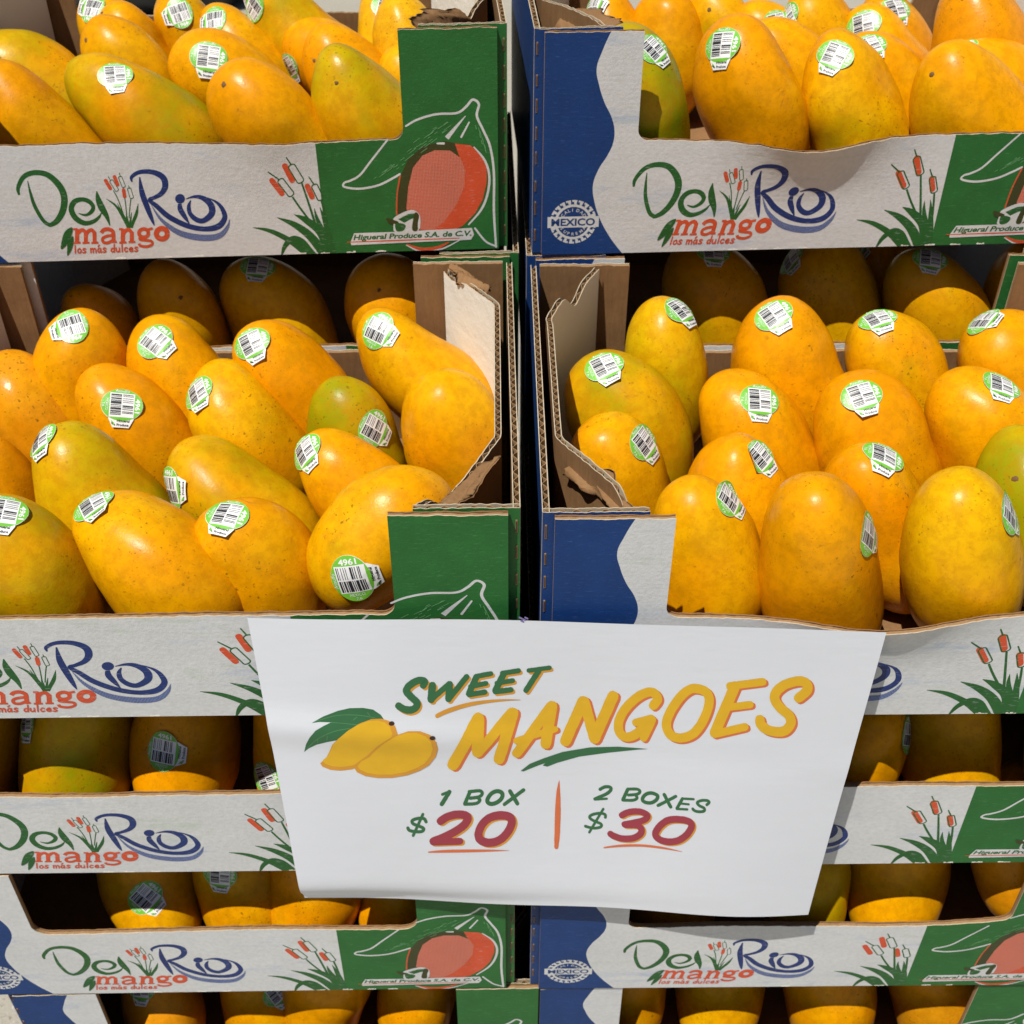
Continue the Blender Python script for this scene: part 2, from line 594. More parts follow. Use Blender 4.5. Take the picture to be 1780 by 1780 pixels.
logo = Art(G_)
logo.stroke([(132, 352, 14), (125, 300, 28), (165, 225, 34), (240, 198, 36), (330, 215, 38), (410, 290, 44), (442, 370, 46), (432, 460, 46), (392, 530, 40), (345, 560, 28)], 'logo_green', cap=False)
logo.stroke([(352, 562, 26), (300, 530, 25), (240, 430, 25), (210, 340, 18), (190, 255, 5)], 'logo_green', cap=False)
logo.stroke([(542, 478, 6), (590, 490, 18), (630, 465, 28), (640, 430, 28), (610, 395, 30), (560, 382, 30), (510, 400, 38), (490, 450, 38), (520, 510, 38), (580, 545, 34), (640, 535, 28), (680, 505, 20), (697, 475, 6)], 'logo_green', cap=False)
logo.stroke([(665, 325, 6), (675, 380, 36), (700, 440, 46), (735, 500, 30), (756, 562, 6)], 'logo_green', cap=False)
# small reeds between the two words
for a in ([(780, 320), (815, 390), (850, 490)], [(846, 300), (862, 400), (872, 500)], [(900, 375), (893, 440), (888, 510)]):
    logo.stroke([(x, y, 7) for x, y in a], 'logo_green', cap=False)
for a in ([(728, 376, 2), (800, 430, 16), (860, 530, 20), (880, 578, 14)], [(806, 408, 2), (842, 480, 14), (872, 540, 18), (885, 578, 14)], [(950, 410, 2), (938, 480, 22), (915, 540, 22), (905, 578, 14)], [(868, 470, 2), (876, 530, 18), (890, 578, 20)], [(905, 470, 3), (897, 530, 14), (893, 578, 12)]):
    logo.stroke(a, 'logo_green', cap=False)
def capsule(art, x0, y0, x1, y1, hw, w, mat):
    L = math.hypot(x1 - x0, y1 - y0); ux, uy = (x1 - x0) / L, (y1 - y0) / L
    nx, ny = -uy, ux
    pts = []
    for k in range(7):
        a = math.pi * k / 6
        pts.append((x0 + nx * hw * math.cos(a) - ux * hw * .6 * math.sin(a), y0 + ny * hw * math.cos(a) - uy * hw * .6 * math.sin(a), w))
    for k in range(7):
        a = math.pi * k / 6
        pts.append((x1 - nx * hw * math.cos(a) + ux * hw * .6 * math.sin(a), y1 - ny * hw * math.cos(a) + uy * hw * .6 * math.sin(a), w))
    art.stroke(pts, mat, closed=True, smooth=False)
for a in ((766, 256, 804, 318), (826, 230, 851, 292), (888, 310, 906, 368)):
    capsule(logo, *a, 12, 5, 'logo_green')
for a in ((745, 225, 758, 250), (820, 200, 828, 225), (884, 288, 890, 306)):
    logo.stroke([(a[0], a[1], 5), (a[2], a[3], 5)], 'logo_green')
for a in ((726, 252, 758, 306), (787, 226, 808, 280), (850, 318, 857, 362)):
    logo.stroke([(a[0], a[1], 25), (a[2], a[3], 25)], 'red')
# R i o
logo.stroke([(960, 228, 8), (975, 330, 36), (1010, 430, 38), (1045, 520, 24), (1062, 562, 5)], 'logo_blue', cap=False)
logo.stroke([(908, 262, 8), (905, 228, 24), (960, 194, 28), (1050, 194, 34), (1120, 230, 42), (1136, 290, 42), (1110, 340, 34), (1060, 370, 26), (1028, 386, 26), (1082, 432, 32), (1160, 500, 36), (1280, 560, 36), (1400, 585, 34), (1500, 568, 42), (1545, 510, 36), (1530, 450, 30), (1490, 402, 18), (1425, 368, 3)], 'logo_blue', cap=False)
logo.stroke([(1040, 420, 3), (1110, 522, 22), (1230, 610, 38), (1380, 645, 44), (1500, 635, 40), (1560, 580, 26), (1580, 518, 3)], 'blue_tone', cap=False)
logo.ellipse(1238, 377, 34, 33, 'logo_blue')
logo.stroke([(1236, 412, 26), (1240, 450, 36), (1270, 500, 30), (1302, 548, 6)], 'logo_blue', cap=False)
logo.stroke([(1278, 378, 4), (1340, 362, 20), (1400, 375, 34), (1450, 420, 44), (1455, 480, 44), (1400, 527, 36), (1350, 520, 34), (1308, 480, 30), (1298, 430, 26), (1312, 388, 6)], 'logo_blue', cap=False)
# mango, slab letters
def S_(pts, w): logo.stroke([(x, y, w) for x, y in pts], 'red', cap=False, sub=4)
def L_(x0, y0, x1, y1, w): logo.stroke([(x0, y0, w), (x1, y1, w)], 'red', cap=False)
L_(531, 585, 529, 682, 29); L_(590, 604, 590, 680, 27); L_(649, 606, 651, 678, 27)
S_([(531, 622), (548, 600), (570, 592), (590, 612)], 25); S_([(592, 622), (608, 600), (630, 592), (650, 612)], 25)
for x in (530, 591, 652): L_(x - 24, 681, x + 24, 679, 14)
L_(503, 586, 533, 586, 14)
S_([(696, 612), (712, 592), (745, 586), (775, 602), (780, 640), (782, 680)], 27)
S_([(776, 628), (735, 634), (706, 650), (712, 676), (742, 680), (772, 664)], 21)
L_(778, 675, 803, 672, 15)
L_(846, 585, 844, 680, 29); L_(906, 606, 906, 676, 28); S_([(846, 620), (862, 598), (886, 590), (906, 612)], 26)
L_(818, 586, 848, 586, 14); L_(820, 679, 869, 677, 14); L_(884, 675, 930, 674, 14)
S_([(988 + 33 * math.cos(a), 613 + 28 * math.sin(a)) for a in [k * .5236 for k in range(13)]], 25)
L_(1012, 590, 1050, 580, 17); S_([(966, 636), (962, 656), (1000, 662), (1040, 668), (1046, 690), (1010, 706), (966, 700), (956, 684)], 19)
S_([(1113 + 38 * math.cos(a), 617 + 36 * math.sin(a)) for a in [k * .5236 for k in range(13)]], 35)
# los mas dulces, hand lettered
SF = {
 'l': [[(0.2, 0), (0.25, 1)]], 'o': [[(.5, .45), (.2, .55), (.15, .85), (.4, 1), (.65, .85), (.65, .6), (.45, .45)]],
 's': [[(.6, .5), (.35, .42), (.15, .58), (.4, .72), (.6, .85), (.4, 1), (.1, .95)]],
 'm': [[(.05, .45), (.1, 1)], [(.1, .6), (.3, .45), (.42, .6), (.45, 1)], [(.45, .6), (.65, .45), (.8, .6), (.85, 1)]],
 'a': [[(.55, .5), (.25, .48), (.1, .75), (.25, 1), (.5, .85), (.58, .48)], [(.56, .5), (.65, 1)]],
 '^': [[(.3, .3), (.5, .1)]],
 'd': [[(.55, .6), (.3, .5), (.1, .75), (.25, 1), (.5, .9)], [(.6, 0), (.62, 1)]],
 'u': [[(.1, .5), (.12, .85), (.35, 1), (.58, .85)], [(.6, .48), (.65, 1)]],
 'c': [[(.6, .55), (.35, .45), (.12, .7), (.3, 1), (.6, .92)]],
 'e': [[(.15, .72), (.6, .68), (.45, .45), (.15, .6), (.15, .9), (.4, 1), (.65, .9)]],
}
cx = 508
for ch in 'los ma^s dulces':
    if ch == ' ':
        cx += 22; continue
    if ch == '^':
        for st in SF['^']:
            logo.stroke([(cx - 40 + a * 40, 696 + b * 48 - (cx - 508) * .028, 9) for a, b in st], 'red', sub=3)
        continue
    wd = {'l': 18, 'm': 44}.get(ch, 32)
    sc = {'m': 46}.get(ch, 42)
    for st in SF[ch]:
        logo.stroke([(cx + a * sc, 698 + b * 52 - (cx - 508) * .028, 9.5) for a, b in st], 'red', sub=3)
    cx += wd + 3
# leaf beside the word
logo.poly([(495, 572), (450, 598), (428, 650), (418, 722), (452, 702), (480, 655), (498, 606)], 'logo_green', True, 3)
logo.poly([(500, 632), (466, 684), (462, 725), (464, 770), (492, 728), (506, 676)], 'logo_green', True, 3)

reeds = Art(Hc)
for a in ((122, 604, 186, 690, 36), (206, 508, 252, 602, 38), (350, 642, 380, 712, 36)):
    reeds.stroke([(a[0], a[1], a[4]), (a[2], a[3], a[4])], 'red')
for a in ((178, 606, 244, 694, 21), (250, 512, 305, 606, 23), (396, 642, 434, 722, 20)):
    capsule(reeds, *a, 8, 'logo_green')
for a in ((98, 548, 162, 594), (216, 452, 244, 496), (360, 582, 390, 628)):
    reeds.stroke([(a[0], a[1], 8), (a[2], a[3], 10)], 'logo_green')
for a in ([(254, 712, 12), (300, 780, 13), (360, 860, 14)], [(314, 622, 12), (360, 760, 14), (405, 900, 16)], [(440, 738, 12), (462, 820, 14), (484, 920, 16)]):
    reeds.stroke(a, 'logo_green', cap=False)
for a in ([(0, 910, 3), (110, 932, 26), (230, 990, 36), (330, 1062, 46), (392, 1116, 44)],
          [(180, 1110, 4), (205, 1030, 30), (255, 984, 40), (312, 1002, 44), (362, 1060, 46), (402, 1112, 50)],
          [(155, 846, 3), (260, 888, 36), (360, 958, 52), (440, 1056, 58), (466, 1112, 50)],
          [(265, 826, 3), (340, 862, 40), (430, 934, 54), (478, 1040, 58), (500, 1112, 56)],
          [(394, 786, 3), (415, 860, 24), (470, 970, 34), (500, 1070, 44), (505, 1112, 40)],
          [(430, 778, 3), (465, 880, 30), (500, 1000, 40), (512, 1100, 40)]):
    reeds.stroke(a, 'logo_green', cap=False)

emb = Art(Hc)
emb.poly([(930, 815), (938, 600), (1000, 470), (1090, 388), (1230, 352), (1305, 366), (1400, 378), (1462, 430), (1508, 520), (1508, 620), (1482, 730), (1432, 820), (1352, 900), (1280, 935), (1160, 940), (1050, 930)], 'brown_ink', fine=14)
emb.poly([(1300, 368), (1400, 380), (1462, 432), (1506, 520), (1506, 620), (1480, 730), (1430, 820), (1350, 900), (1280, 932), (1150, 936), (1230, 860), (1310, 755), (1352, 650), (1362, 540), (1330, 455)], 'red', fine=14)
emb.layer += 8
emb.poly([(988, 790), (1000, 650), (1030, 525), (1092, 446), (1170, 412), (1270, 414), (1338, 462), (1368, 540), (1360, 650), (1312, 760), (1235, 868), (1160, 930), (1060, 924), (1020, 860)], 'pink_tone', fine=14)
emb.stroke([(925, 830, 9), (928, 700, 9), (948, 575, 9)], 'red', cap=False)
WS = 'white_ink'
emb.layer += 10
emb.stroke([(866, 345, 12), (760, 480, 13), (690, 570, 14), (630, 606, 14), (590, 620, 13), (586, 646, 13), (680, 660, 14), (800, 640, 14), (890, 598, 14), (945, 566, 13)], WS)
emb.stroke([(985, 256, 12), (1060, 214, 14), (1180, 180, 15), (1312, 172, 15), (1372, 132, 16), (1415, 86, 16), (1455, 115, 16), (1442, 190, 16), (1482, 280, 15), (1528, 390, 15), (1552, 560, 15), (1552, 800, 15), (1566, 1034, 13)], WS)
emb.stroke([(1566, 1030, 12), (1500, 1000, 12), (1430, 915, 12)], WS)
emb.stroke([(1424, 392, 8), (1492, 475, 14), (1522, 575, 15), (1512, 690, 15), (1470, 795, 14), (1390, 890, 10)], WS)
emb.stroke([(1370, 190, 5), (1310, 260, 18), (1248, 334, 30)], WS, cap=False)
emb.stroke([(1392, 232, 10), (1342, 326, 14)], WS)
emb.stroke([(1186, 368, 10), (1228, 368, 16)], WS)
rr_ = random.Random(3)
for k in range(46):
    t = rr_.random()
    bx, by = 740 + 490 * t + rr_.uniform(-20, 60), 600 - 370 * t + rr_.uniform(-10, 120) * (1 - abs(2 * t - 1)) * .7
    if bx < 965 and by < 345: continue
    if bx > 930 + (700 - by) * .9 and by > 390: continue
    l = rr_.uniform(14, 46)
    emb.stroke([(bx, by, 3), (bx + l, by - l * .72, 4)], 'pale_green', cap=False)
for k in range(12):
    bx, by = 1440 + k * 5 + rr_.uniform(-8, 8), 250 + k * 14
    emb.stroke([(bx, by, 3), (bx + 8, by + 26, 4)], 'pale_green', cap=False)
emb.stroke([(990, 1018, 10), (1080, 1048, 22), (1180, 1042, 22), (1262, 1004, 8)], 'red', cap=False)
emb.stroke([(985, 1022, 6), (1090, 1066, 10), (1220, 1046, 10), (1340, 986, 6)], WS, cap=False)
emb.layer += 10
emb.poly([(652, 946), (900, 938), (1410, 912), (1424, 955), (1404, 988), (1000, 1006), (634, 1024), (628, 1004)], WS, fine=40)
emb.layer += 10
emb.stroke([(605, 1004, 5), (900, 994, 9), (1330, 978, 6)], 'red', cap=False)
emb.text('Higueral Produce S.A. de C.V.', 'logo_green', 646, 990, 40, ang=-0.038, shear=0.2, bold=0.035, flip=True, width=762, height=46)
emb.poly([(905, 850), (960, 815), (1020, 796), (1060, 812), (1078, 850), (1060, 935), (920, 942), (905, 890)], WS, True, 3)
emb.poly([(935, 856), (1000, 822), (1042, 818), (1034, 850), (1012, 858), (975, 880)], 'logo_green')
emb.poly([(920, 880), (965, 884), (985, 900), (968, 930), (930, 936), (916, 910)], 'logo_green', True, 3)
emb.poly([(1044, 812), (1070, 830), (1062, 880), (1060, 930), (1026, 926), (1030, 866)], 'brown_ink', True, 3)
emb.poly([(858, 848), (905, 860), (940, 876), (900, 888), (872, 880)], 'brown_ink', True, 3)

seal = Art()
SX, SY, SR = 16.6, 19.0, 12.6
n = 22
for k in range(n):
    a0 = 2 * math.pi * k / n
    def pr(r, a): return (SX + r * math.cos(a), SY + r * math.sin(a))
    d = 2 * math.pi / n
    seal.add([pr(8.6, a0), pr(10.0, a0), pr(10.0, a0 + d), pr(8.6, a0 + d)], [(0, 1, 2, 3)], 'white_ink', 1.0)
    seal.add([pr(10.0, a0), pr(12.4, a0 - d * .06), pr(12.4, a0 + d * .5), pr(10.0, a0 + d * .42)], [(0, 1, 2, 3)], 'white_ink', 1.0)
    seal.add([pr(11.3, a0 + d * .5), pr(12.4, a0 + d * .5), pr(12.4, a0 + d * .74), pr(11.3, a0 + d * .74)], [(0, 1, 2, 3)], 'white_ink', 1.0)
seal.add([(SX - 13.6, SY - 3.1), (SX + 13.6, SY - 3.1), (SX + 13.6, SY + 3.1), (SX - 13.6, SY + 3.1)], [(0, 1, 2, 3)], 'white_ink', 10.0)
seal.layer = 22.0
seal.text('MEXICO', 'blue', SX - 11.6, SY - 2.0, 5, bold=0.03, width=23.2, height=5.6)
for word, top in (('CALIDAD', 1), ('SUPREMA', -1)):
    for i, ch in enumerate(word):
        a = math.radians(90 - (i - 3) * 19) if top > 0 else math.radians(-90 + (i - 3) * 19)
        r = 6.0 if top > 0 else 7.7
        ta = a - math.pi / 2 if top > 0 else a + math.pi / 2
        seal.text(ch, 'white_ink', SX + r * math.cos(a) - .7 * math.cos(ta), SY + r * math.sin(a) - .7 * math.sin(ta), 2.4, ang=ta, bold=0.02)

# ------------------------------------------------------------------ box builder
def rough(seed, s, amp, freq):
    return amp * noise.noise(Vector((s * freq, seed * 3.17, seed * 1.3)))

class Box:
    pass

def panel_path(seed, prof):
    """(u, top height) along the top of a notched panel; prof gives small sags"""
    path = []
    rad = prof.get('rad', 0.006)
    def rimz(u): return RIM + rough(seed, u, 0.0012, 18) + rough(seed + 5, u, 0.0005, 160) + prof.get('sag', lambda u: 0)(u)
    top = H - 0.0016
    n = 34
    for k in range(n + 1):
        u = POST * k / n
        path.append((u, top + rough(seed + 9, u, 0.0006, 150)))
    for k in range(9):
        a = math.pi / 2 * k / 8
        u = POST + rad * (1 - math.cos(a))
        path.append((u + (1e-6 if k == 0 else 0), rimz(POST + rad) + rad * (1 - math.sin(a))))
    u = POST + rad
    n = 150
    for k in range(1, n):
        path.append((POST + rad + (PW - 2 * POST - 2 * rad) * k / n, rimz(POST + rad + (PW - 2 * POST - 2 * rad) * k / n)))
    for k in range(9):
        a = math.pi / 2 * k / 8
        u = PW - POST - rad * (1 - math.sin(a))
        path.append((u - (1e-6 if k == 8 else 0), rimz(PW - POST - rad) + rad * (1 - math.cos(a))))
    n = 34
    for k in range(n + 1):
        u = PW - POST + POST * k / n
        path.append((u, top + rough(seed + 9, u, 0.0006, 150)))
    return path

def notched_panel(name, parent, seed, prof, bulge, y_face, sign, front_mat, back_mat):
    """three plies: printed liner, kraft core, kraft back; sign = +1 thickness runs to +y"""
    path = panel_path(seed, prof)
    vs, fs, fm = [], [], []
    mats = [front_mat, 'edge', 'core', back_mat]
    plies = ((0.0, 0.0005, 0.0, 0, 1), (0.0006, 0.0024, -0.0006, 2, 2), (0.0025, 0.0031, -0.0001, 3, 3))
    rows = 20
    for (d0, d1, dz, mface, medge) in plies:
        base = len(vs)
        for i, (u, zt) in enumerate(path):
            j = rough(seed + d0 * 9e4, u, 0.0004, 420) + dz
            for d in (d0, d1):
                for r in range(rows):
                    z = 0.0004 + (zt + j - 0.0004) * r / (rows - 1)
                    vs.append((0.005 + u, y_face + sign * (d - bulge(u, z)), z))
        R2 = rows * 2
        for i in range(len(path) - 1):
            a, b = base + i * R2, base + (i + 1) * R2
            for r in range(rows - 1):
                fs.append((a + r, b + r, b + r + 1, a + r + 1)); fm.append(mface)
                fs.append((a + rows + r, a + rows + r + 1, b + rows + r + 1, b + rows + r)); fm.append(mface if mface != 0 else 1)
            fs.append((a + rows - 1, b + rows - 1, b + R2 - 1, a + R2 - 1)); fm.append(medge)
            fs.append((a, a + rows, b + rows, b)); fm.append(medge)
        for i in (0, len(path) - 1):
            a = base + i * R2
            for r in range(rows - 1):
                fs.append((a + r, a + r + 1, a + rows + r + 1, a + rows + r)); fm.append(medge)
    return mesh_obj(name, vs, fs, mats, parent, fm)

def corr_wall(name, parent, plan, z0, ztop, outer, inner, seed=0, t=TW, flute=0.0058, edge='edge'):
    """board standing on a plan polyline with vertical flutes; outer ply lies on the line, thickness to its left"""
    P = [Vector(p) for p in plan]
    pts, s = [], 0.0
    step = 0.00075
    for a, b in zip(P[:-1], P[1:]):
        L = (b - a).length
        n = max(2, int(L / step))
        for k in range(n):
            pts.append((a.lerp(b, k / n), s + L * k / n))
        s += L
    pts.append((P[-1], s))
    # smooth the bends a little
    co = [p for p, _ in pts]
    for _ in range(10):
        co = [co[0]] + [(co[i - 1] + co[i] * 2 + co[i + 1]) / 4 for i in range(1, len(co) - 1)] + [co[-1]]
    n = len(co)
    nor = []
    for i in range(n):
        d = (co[min(i + 1, n - 1)] - co[max(i - 1, 0)]).normalized()
        nor.append(Vector((-d.y, d.x)))
    vs, fs, fm = [], [], []
    def strip(o0, o1, m0, m1, medge, jit, dz):
        base = len(vs)
        for i in range(n):
            zt = ztop(pts[i][1]) + rough(seed + jit, pts[i][1], 0.0005, 380) + dz
            w = 0.0
            for o in (o0(i), o1(i)):
                q = co[i] + nor[i] * o
                vs.append((q.x, q.y, z0)); vs.append((q.x, q.y, zt))
        for i in range(n - 1):
            a, b = base + 4 * i, base + 4 * i + 4
            fs.append((a, a + 1, b + 1, b)); fm.append(m0)
            fs.append((a + 2, b + 2, b + 3, a + 3)); fm.append(m1)
            fs.append((a + 1, a + 3, b + 3, b + 1)); fm.append(medge)
        for i in (0, n - 1):
            a = base + 4 * i
            fs.append((a, a + 2, a + 3, a + 1)); fm.append(medge)
    lt = 0.00042
    strip(lambda i: 0.0, lambda i: lt, 0, 2, 2, 1, 0.0)
    strip(lambda i: t - lt, lambda i: t, 2, 1, 2, 2, -0.0002)
    amp = t / 2 - lt - 0.00018
    def mid(i): return t / 2 + amp * math.sin(2 * math.pi * pts[i][1] / flute + 0.7 * math.sin(pts[i][1] * 60 + seed))
    strip(lambda i: mid(i) - 0.00017, lambda i: mid(i) + 0.00017, 3, 3, 3, 3, -0.0007)
    return mesh_obj(name, vs, fs, [outer, inner, edge, 'core'], parent, fm)

def flap(parent, name, p0, p1, drop, curl, seed, thick=0.0007, n=22, m=9):
    """a torn, curled tongue of board hanging from edge p0-p1"""
    p0, p1, drop, curl = Vector(p0), Vector(p1), Vector(drop), Vector(curl)
    nn = (p1 - p0).cross(drop).normalized()
    vs, fs = [], []
    for s in (0, 1):
        for i in range(n + 1):
            t = i / n
            L = 0.70 + 0.35 * math.sin(math.pi * t) + rough(seed, t, 0.30, 4) + rough(seed + 1, t, 0.10, 19)
            for j in range(m + 1):
                v = j / m * L
                q = p0.lerp(p1, t + rough(seed + 2, v, 0.05, 6)) + drop * v + curl * (v * v) + nn * (rough(seed + 4, t * 1.0 + v, 0.004, 4) + s * thick + rough(seed + 6, t * 3 + v * 2, 0.0012, 5))
                vs.append(q)
    K = (n + 1) * (m + 1)
    for i in range(n):
        for j in range(m):
            a = i * (m + 1) + j
            fs.append((a, a + 1, a + m + 2, a + m + 1))
            fs.append((K + a, K + a + m + 1, K + a + m + 2, K + a + 1))
    def rim(a, b): fs.append((a, b, K + b, K + a))
    for i in range(n):
        rim(i * (m + 1), (i + 1) * (m + 1)); rim(i * (m + 1) + m, (i + 1) * (m + 1) + m)
    for j in range(m):
        rim(j, j + 1); rim(n * (m + 1) + j, n * (m + 1) + j + 1)
    return mesh_obj(name, vs, fs, ['kraft'], parent, smooth=True)

def make_box(loc, rz, seed, bulge=None, prof=None, detail=True, tear=None, reddx=0.0, art=1.045):
    root = empty('mango_box', loc, rz)
    prof = prof or {}
    bl = bulge or (lambda u, z: 0.0006 * math.sin(u * 30 + seed) * min(1, z / 0.06))
    # bottom sheet
    z1 = TW
    b = 0.0035
    mesh_obj('base_panel', [(b, b, 0), (W - b, b, 0), (W - b, D - b, 0), (b, D - b, 0), (b, b, z1), (W - b, b, z1), (W - b, D - b, z1), (b, D - b, z1)],
             [(3, 2, 1, 0), (4, 5, 6, 7), (0, 1, 5, 4), (1, 2, 6, 5), (2, 3, 7, 6), (3, 0, 4, 7)], ['kraft'], root)
    fp = notched_panel('front_panel', root, seed, prof, bl, 0.0, 1, 'front', 'kraft')
    notched_panel('back_panel', root, seed + 40, {}, lambda u, z: 0.0, D, -1, 'front', 'kraft')
    # side walls with exposed flutes, and the turned-in corner posts
    tear = tear or {}
    top = H - 0.0003
    def zt(seed2, dips, lo=0.0008):
        def f(s):
            z = top - lo * (0.5 + 0.5 * noise.noise(Vector((s * 40, seed2, 0))))
            for c, w, d in dips:
                z -= d * math.exp(-((s - c) / w) ** 2)
            return z
        return f
    e = 0.0034
    corr_wall('side_panel', root, [(W, e + 0.0005), (W, D - e)], 0.0, zt(seed + 1, tear.get('rs', [])), 'green', 'kraft', seed + 1)
    corr_wall('side_panel', root, [(0, D - e), (0, e + 0.0005)], 0.0, zt(seed + 2, tear.get('ls', [])), 'blue', 'kraft', seed + 2)
    corr_wall('corner_post', root, [(W - 0.043, e), (W - 0.0002, e)], 0.0, zt(seed + 3, []), 'green', 'kraft', seed + 3)
    corr_wall('corner_post', root, [(0.0002, e), (0.043, e)], 0.0, zt(seed + 4, []), 'blue', 'kraft', seed + 4)
    # inner white-faced sleeve, chamfered across the corners
    a = 0.0040
    ri = [(W - 0.040, e + TW + 0.0006), (W - a - TW, 0.056), (W - a - TW + 0.0003, D - 0.046), (W - 0.034, D - 0.0045)]
    le = [(0.034, D - 0.0045), (a + TW - 0.0003, D - 0.046), (a + TW, 0.056), (0.040, e + TW + 0.0006)]
    corr_wall('corner_sleeve', root, ri, TW, zt(seed + 5, tear.get('ri', []), 0.003), 'kraft', 'liner', seed + 5, flute=0.0052)
    corr_wall('corner_sleeve', root, le, TW, zt(seed + 6, tear.get('le', []), 0.003), 'kraft', 'liner', seed + 6, flute=0.0052)
    if detail:
        def Sf(u, v, lift):
            u = 305 - (305 - u) * art
            u, v = u / 1000.0, max(v, 0.5) / 1000.0
            return (0.005 + u, -bl(u, v) - 0.00004 - lift * 1e-6, v)
        lay('printed_logo', logo.items, Sf, fp, dx={'red': 0.0})
        lay('printed_reeds', reeds.items, Sf, fp, dx={'red': reddx})
        lay('printed_emblem', emb.items, Sf, fp)
        art = 1.0
        lay('printed_seal', seal.items, Sf, fp)
        # cut marks: dashes down the left fold, nicks along the bottom edge
        vs, fs, fm = [], [], []
        def bxx(x0, x1, y0, y1, z0, z1_, m):
            k = len(vs)
            vs.extend([(x0, y0, z0), (x1, y0, z0), (x1, y1, z0), (x0, y1, z0), (x0, y0, z1_), (x1, y0, z1_), (x1, y1, z1_), (x0, y1, z1_)])
            for f in ((0, 1, 5, 4), (1, 2, 6, 5), (2, 3, 7, 6), (3, 0, 4, 7), (4, 5, 6, 7), (3, 2, 1, 0)):
                fs.append(tuple(k + i for i in f)); fm.append(m)
        r2 = random.Random(seed)
        for sx in (0.0012, W - 0.0020):
            for k in range(8):
                z = 0.008 + k * 0.0138 + r2.uniform(-.001, .001)
                h = 0.006 + r2.uniform(-.001, .0015)
                bxx(sx, sx + 0.0008, e - 0.0003, e + 0.0002, z, z + h, 1)
                bxx(sx + 0.0002, sx + 0.0005, e - 0.0005, e + 0.0002, z + .0006, z + h - .0006, 2)
        for u in [100 + 13.4 * k for k in range(4)] + [196 + 14 * k for k in range(4)]:
            if r2.random() < 0.25: continue
            u = u / 1000 + r2.uniform(-.0015, .0015)
            x0 = 0.005 + u
            for q in range(4):
                wq = r2.uniform(0.0008, 0.0018)
                bxx(x0, x0 + wq, -0.00008 - bl(u, 0), 0.0003, 0.0005, 0.0008 + r2.uniform(0, .0006), 0)
                x0 += wq + r2.uniform(-.0002, .0002)
        tag(mesh_obj('perforation', vs, fs, ['liner', 'core', 'pr_dark'], root, fm), kind='stuff')
        # white dashed score where the outer panel ends on the left
    return root

BOX = {}
def bz(level): return level * H            # base height: level -1 is the uncovered front box (top at z = 0)
def bump_at(c, s, a):
    return lambda u, z: a * math.exp(-((u - c) / s) ** 2) * max(0.0, min(1.1, (z - 0.022) / 0.040)) ** 2.1
LX, RX = -GAP / 2 - W, GAP / 2
BY = D + 0.0025

BOX['F0L'] = make_box((LX, 0.0005, bz(-1)), 0.004, 11, art=1.062, tear={'ri': [(0.030, 0.020, 0.010), (0.018, 0.006, 0.006), (0.215, 0.010, 0.004), (0.10, 0.03, 0.004)], 'rs': [(0.11, 0.03, 0.002)]})
BOX['F0R'] = make_box((RX + .0025, -0.0015, bz(-1)), -0.002, 12, bulge=bump_at(0.140, 0.036, 0.0090), prof={'sag': lambda u: -0.0035 * math.exp(-((u - .140) / .03) ** 2)}, reddx=3.2,
                      tear={'le': [(0.025, 0.008, 0.010), (0.05, 0.01, 0.006), (0.235, 0.016, 0.012), (0.215, 0.006, 0.008)]})
BOX['B1L'] = make_box(B1L_LOC, B1L_RZ, 13, art=1.0, tear={'ri': [(0.03, 0.016, 0.016)]}, prof={'sag': lambda u: 0.001 * math.sin(u * 18)},
                      bulge=bump_at(0.19, 0.03, 0.0025))
BOX['B1R'] = make_box((RX + .004, BY + 0.002, bz(0)), 0.040, 14, bulge=bump_at(0.138, 0.034, 0.0105), prof={'sag': lambda u: -0.004 * math.exp(-((u - .138) / .028) ** 2)}, reddx=3.2,
                      tear={'le': [(0.235, 0.016, 0.016)]})
BOX['B0L'] = make_box((LX + .003, BY, bz(-1)), 0.010, 15, detail=False)
BOX['B0R'] = make_box((RX + .001, BY, bz(-1)), 0.008, 16, detail=False)
BOX['F1L'] = make_box((LX - .006, 0.0, bz(-2)), 0.000, 17, art=1.05, reddx=0.5)
BOX['F1R'] = make_box((RX, 0.0005, bz(-2)), 0.0, 18, reddx=3.0)
BOX['F2L'] = make_box((LX - .002, 0.0, bz(-3)), 0.003, 19, prof={'rad': 0.009}, reddx=0.5)
BOX['F2R'] = make_box((RX + .001, 0.0, bz(-3)), -0.003, 20, prof={'sag': lambda u: 0.005 * max(0, (u - .19) / .06) ** 2 if u < .26 else 0}, reddx=-1.0)
BOX['F3L'] = make_box((LX + .017, 0.0005, bz(-4)), 0.0, 21)
BOX['F3R'] = make_box((RX + .002, 0.0005, bz(-4)), 0.0, 22)

def copy_tree(o, parent=None):
    c = o.copy()
    COL.objects.link(c)
    if parent is not None:
        c.parent = parent
    for ch in list(o.children):
        copy_tree(ch, c)
    return c
for lv, names in ((-5, 'F'), (-2, 'B'), (-3, 'B'), (-4, 'B'), (-5, 'B')):
    for side, x in (('L', LX), ('R', RX)):
        src = BOX['F3' + side] if names == 'F' else BOX['B0' + side]
        c = copy_tree(src)
        c.location = (x + .002, 0.0 if names == 'F' else BY, bz(lv))
        c.rotation_euler = (0, 0, 0)
        BOX['%s_low%d%s' % (names, -lv - 1, side)] = c

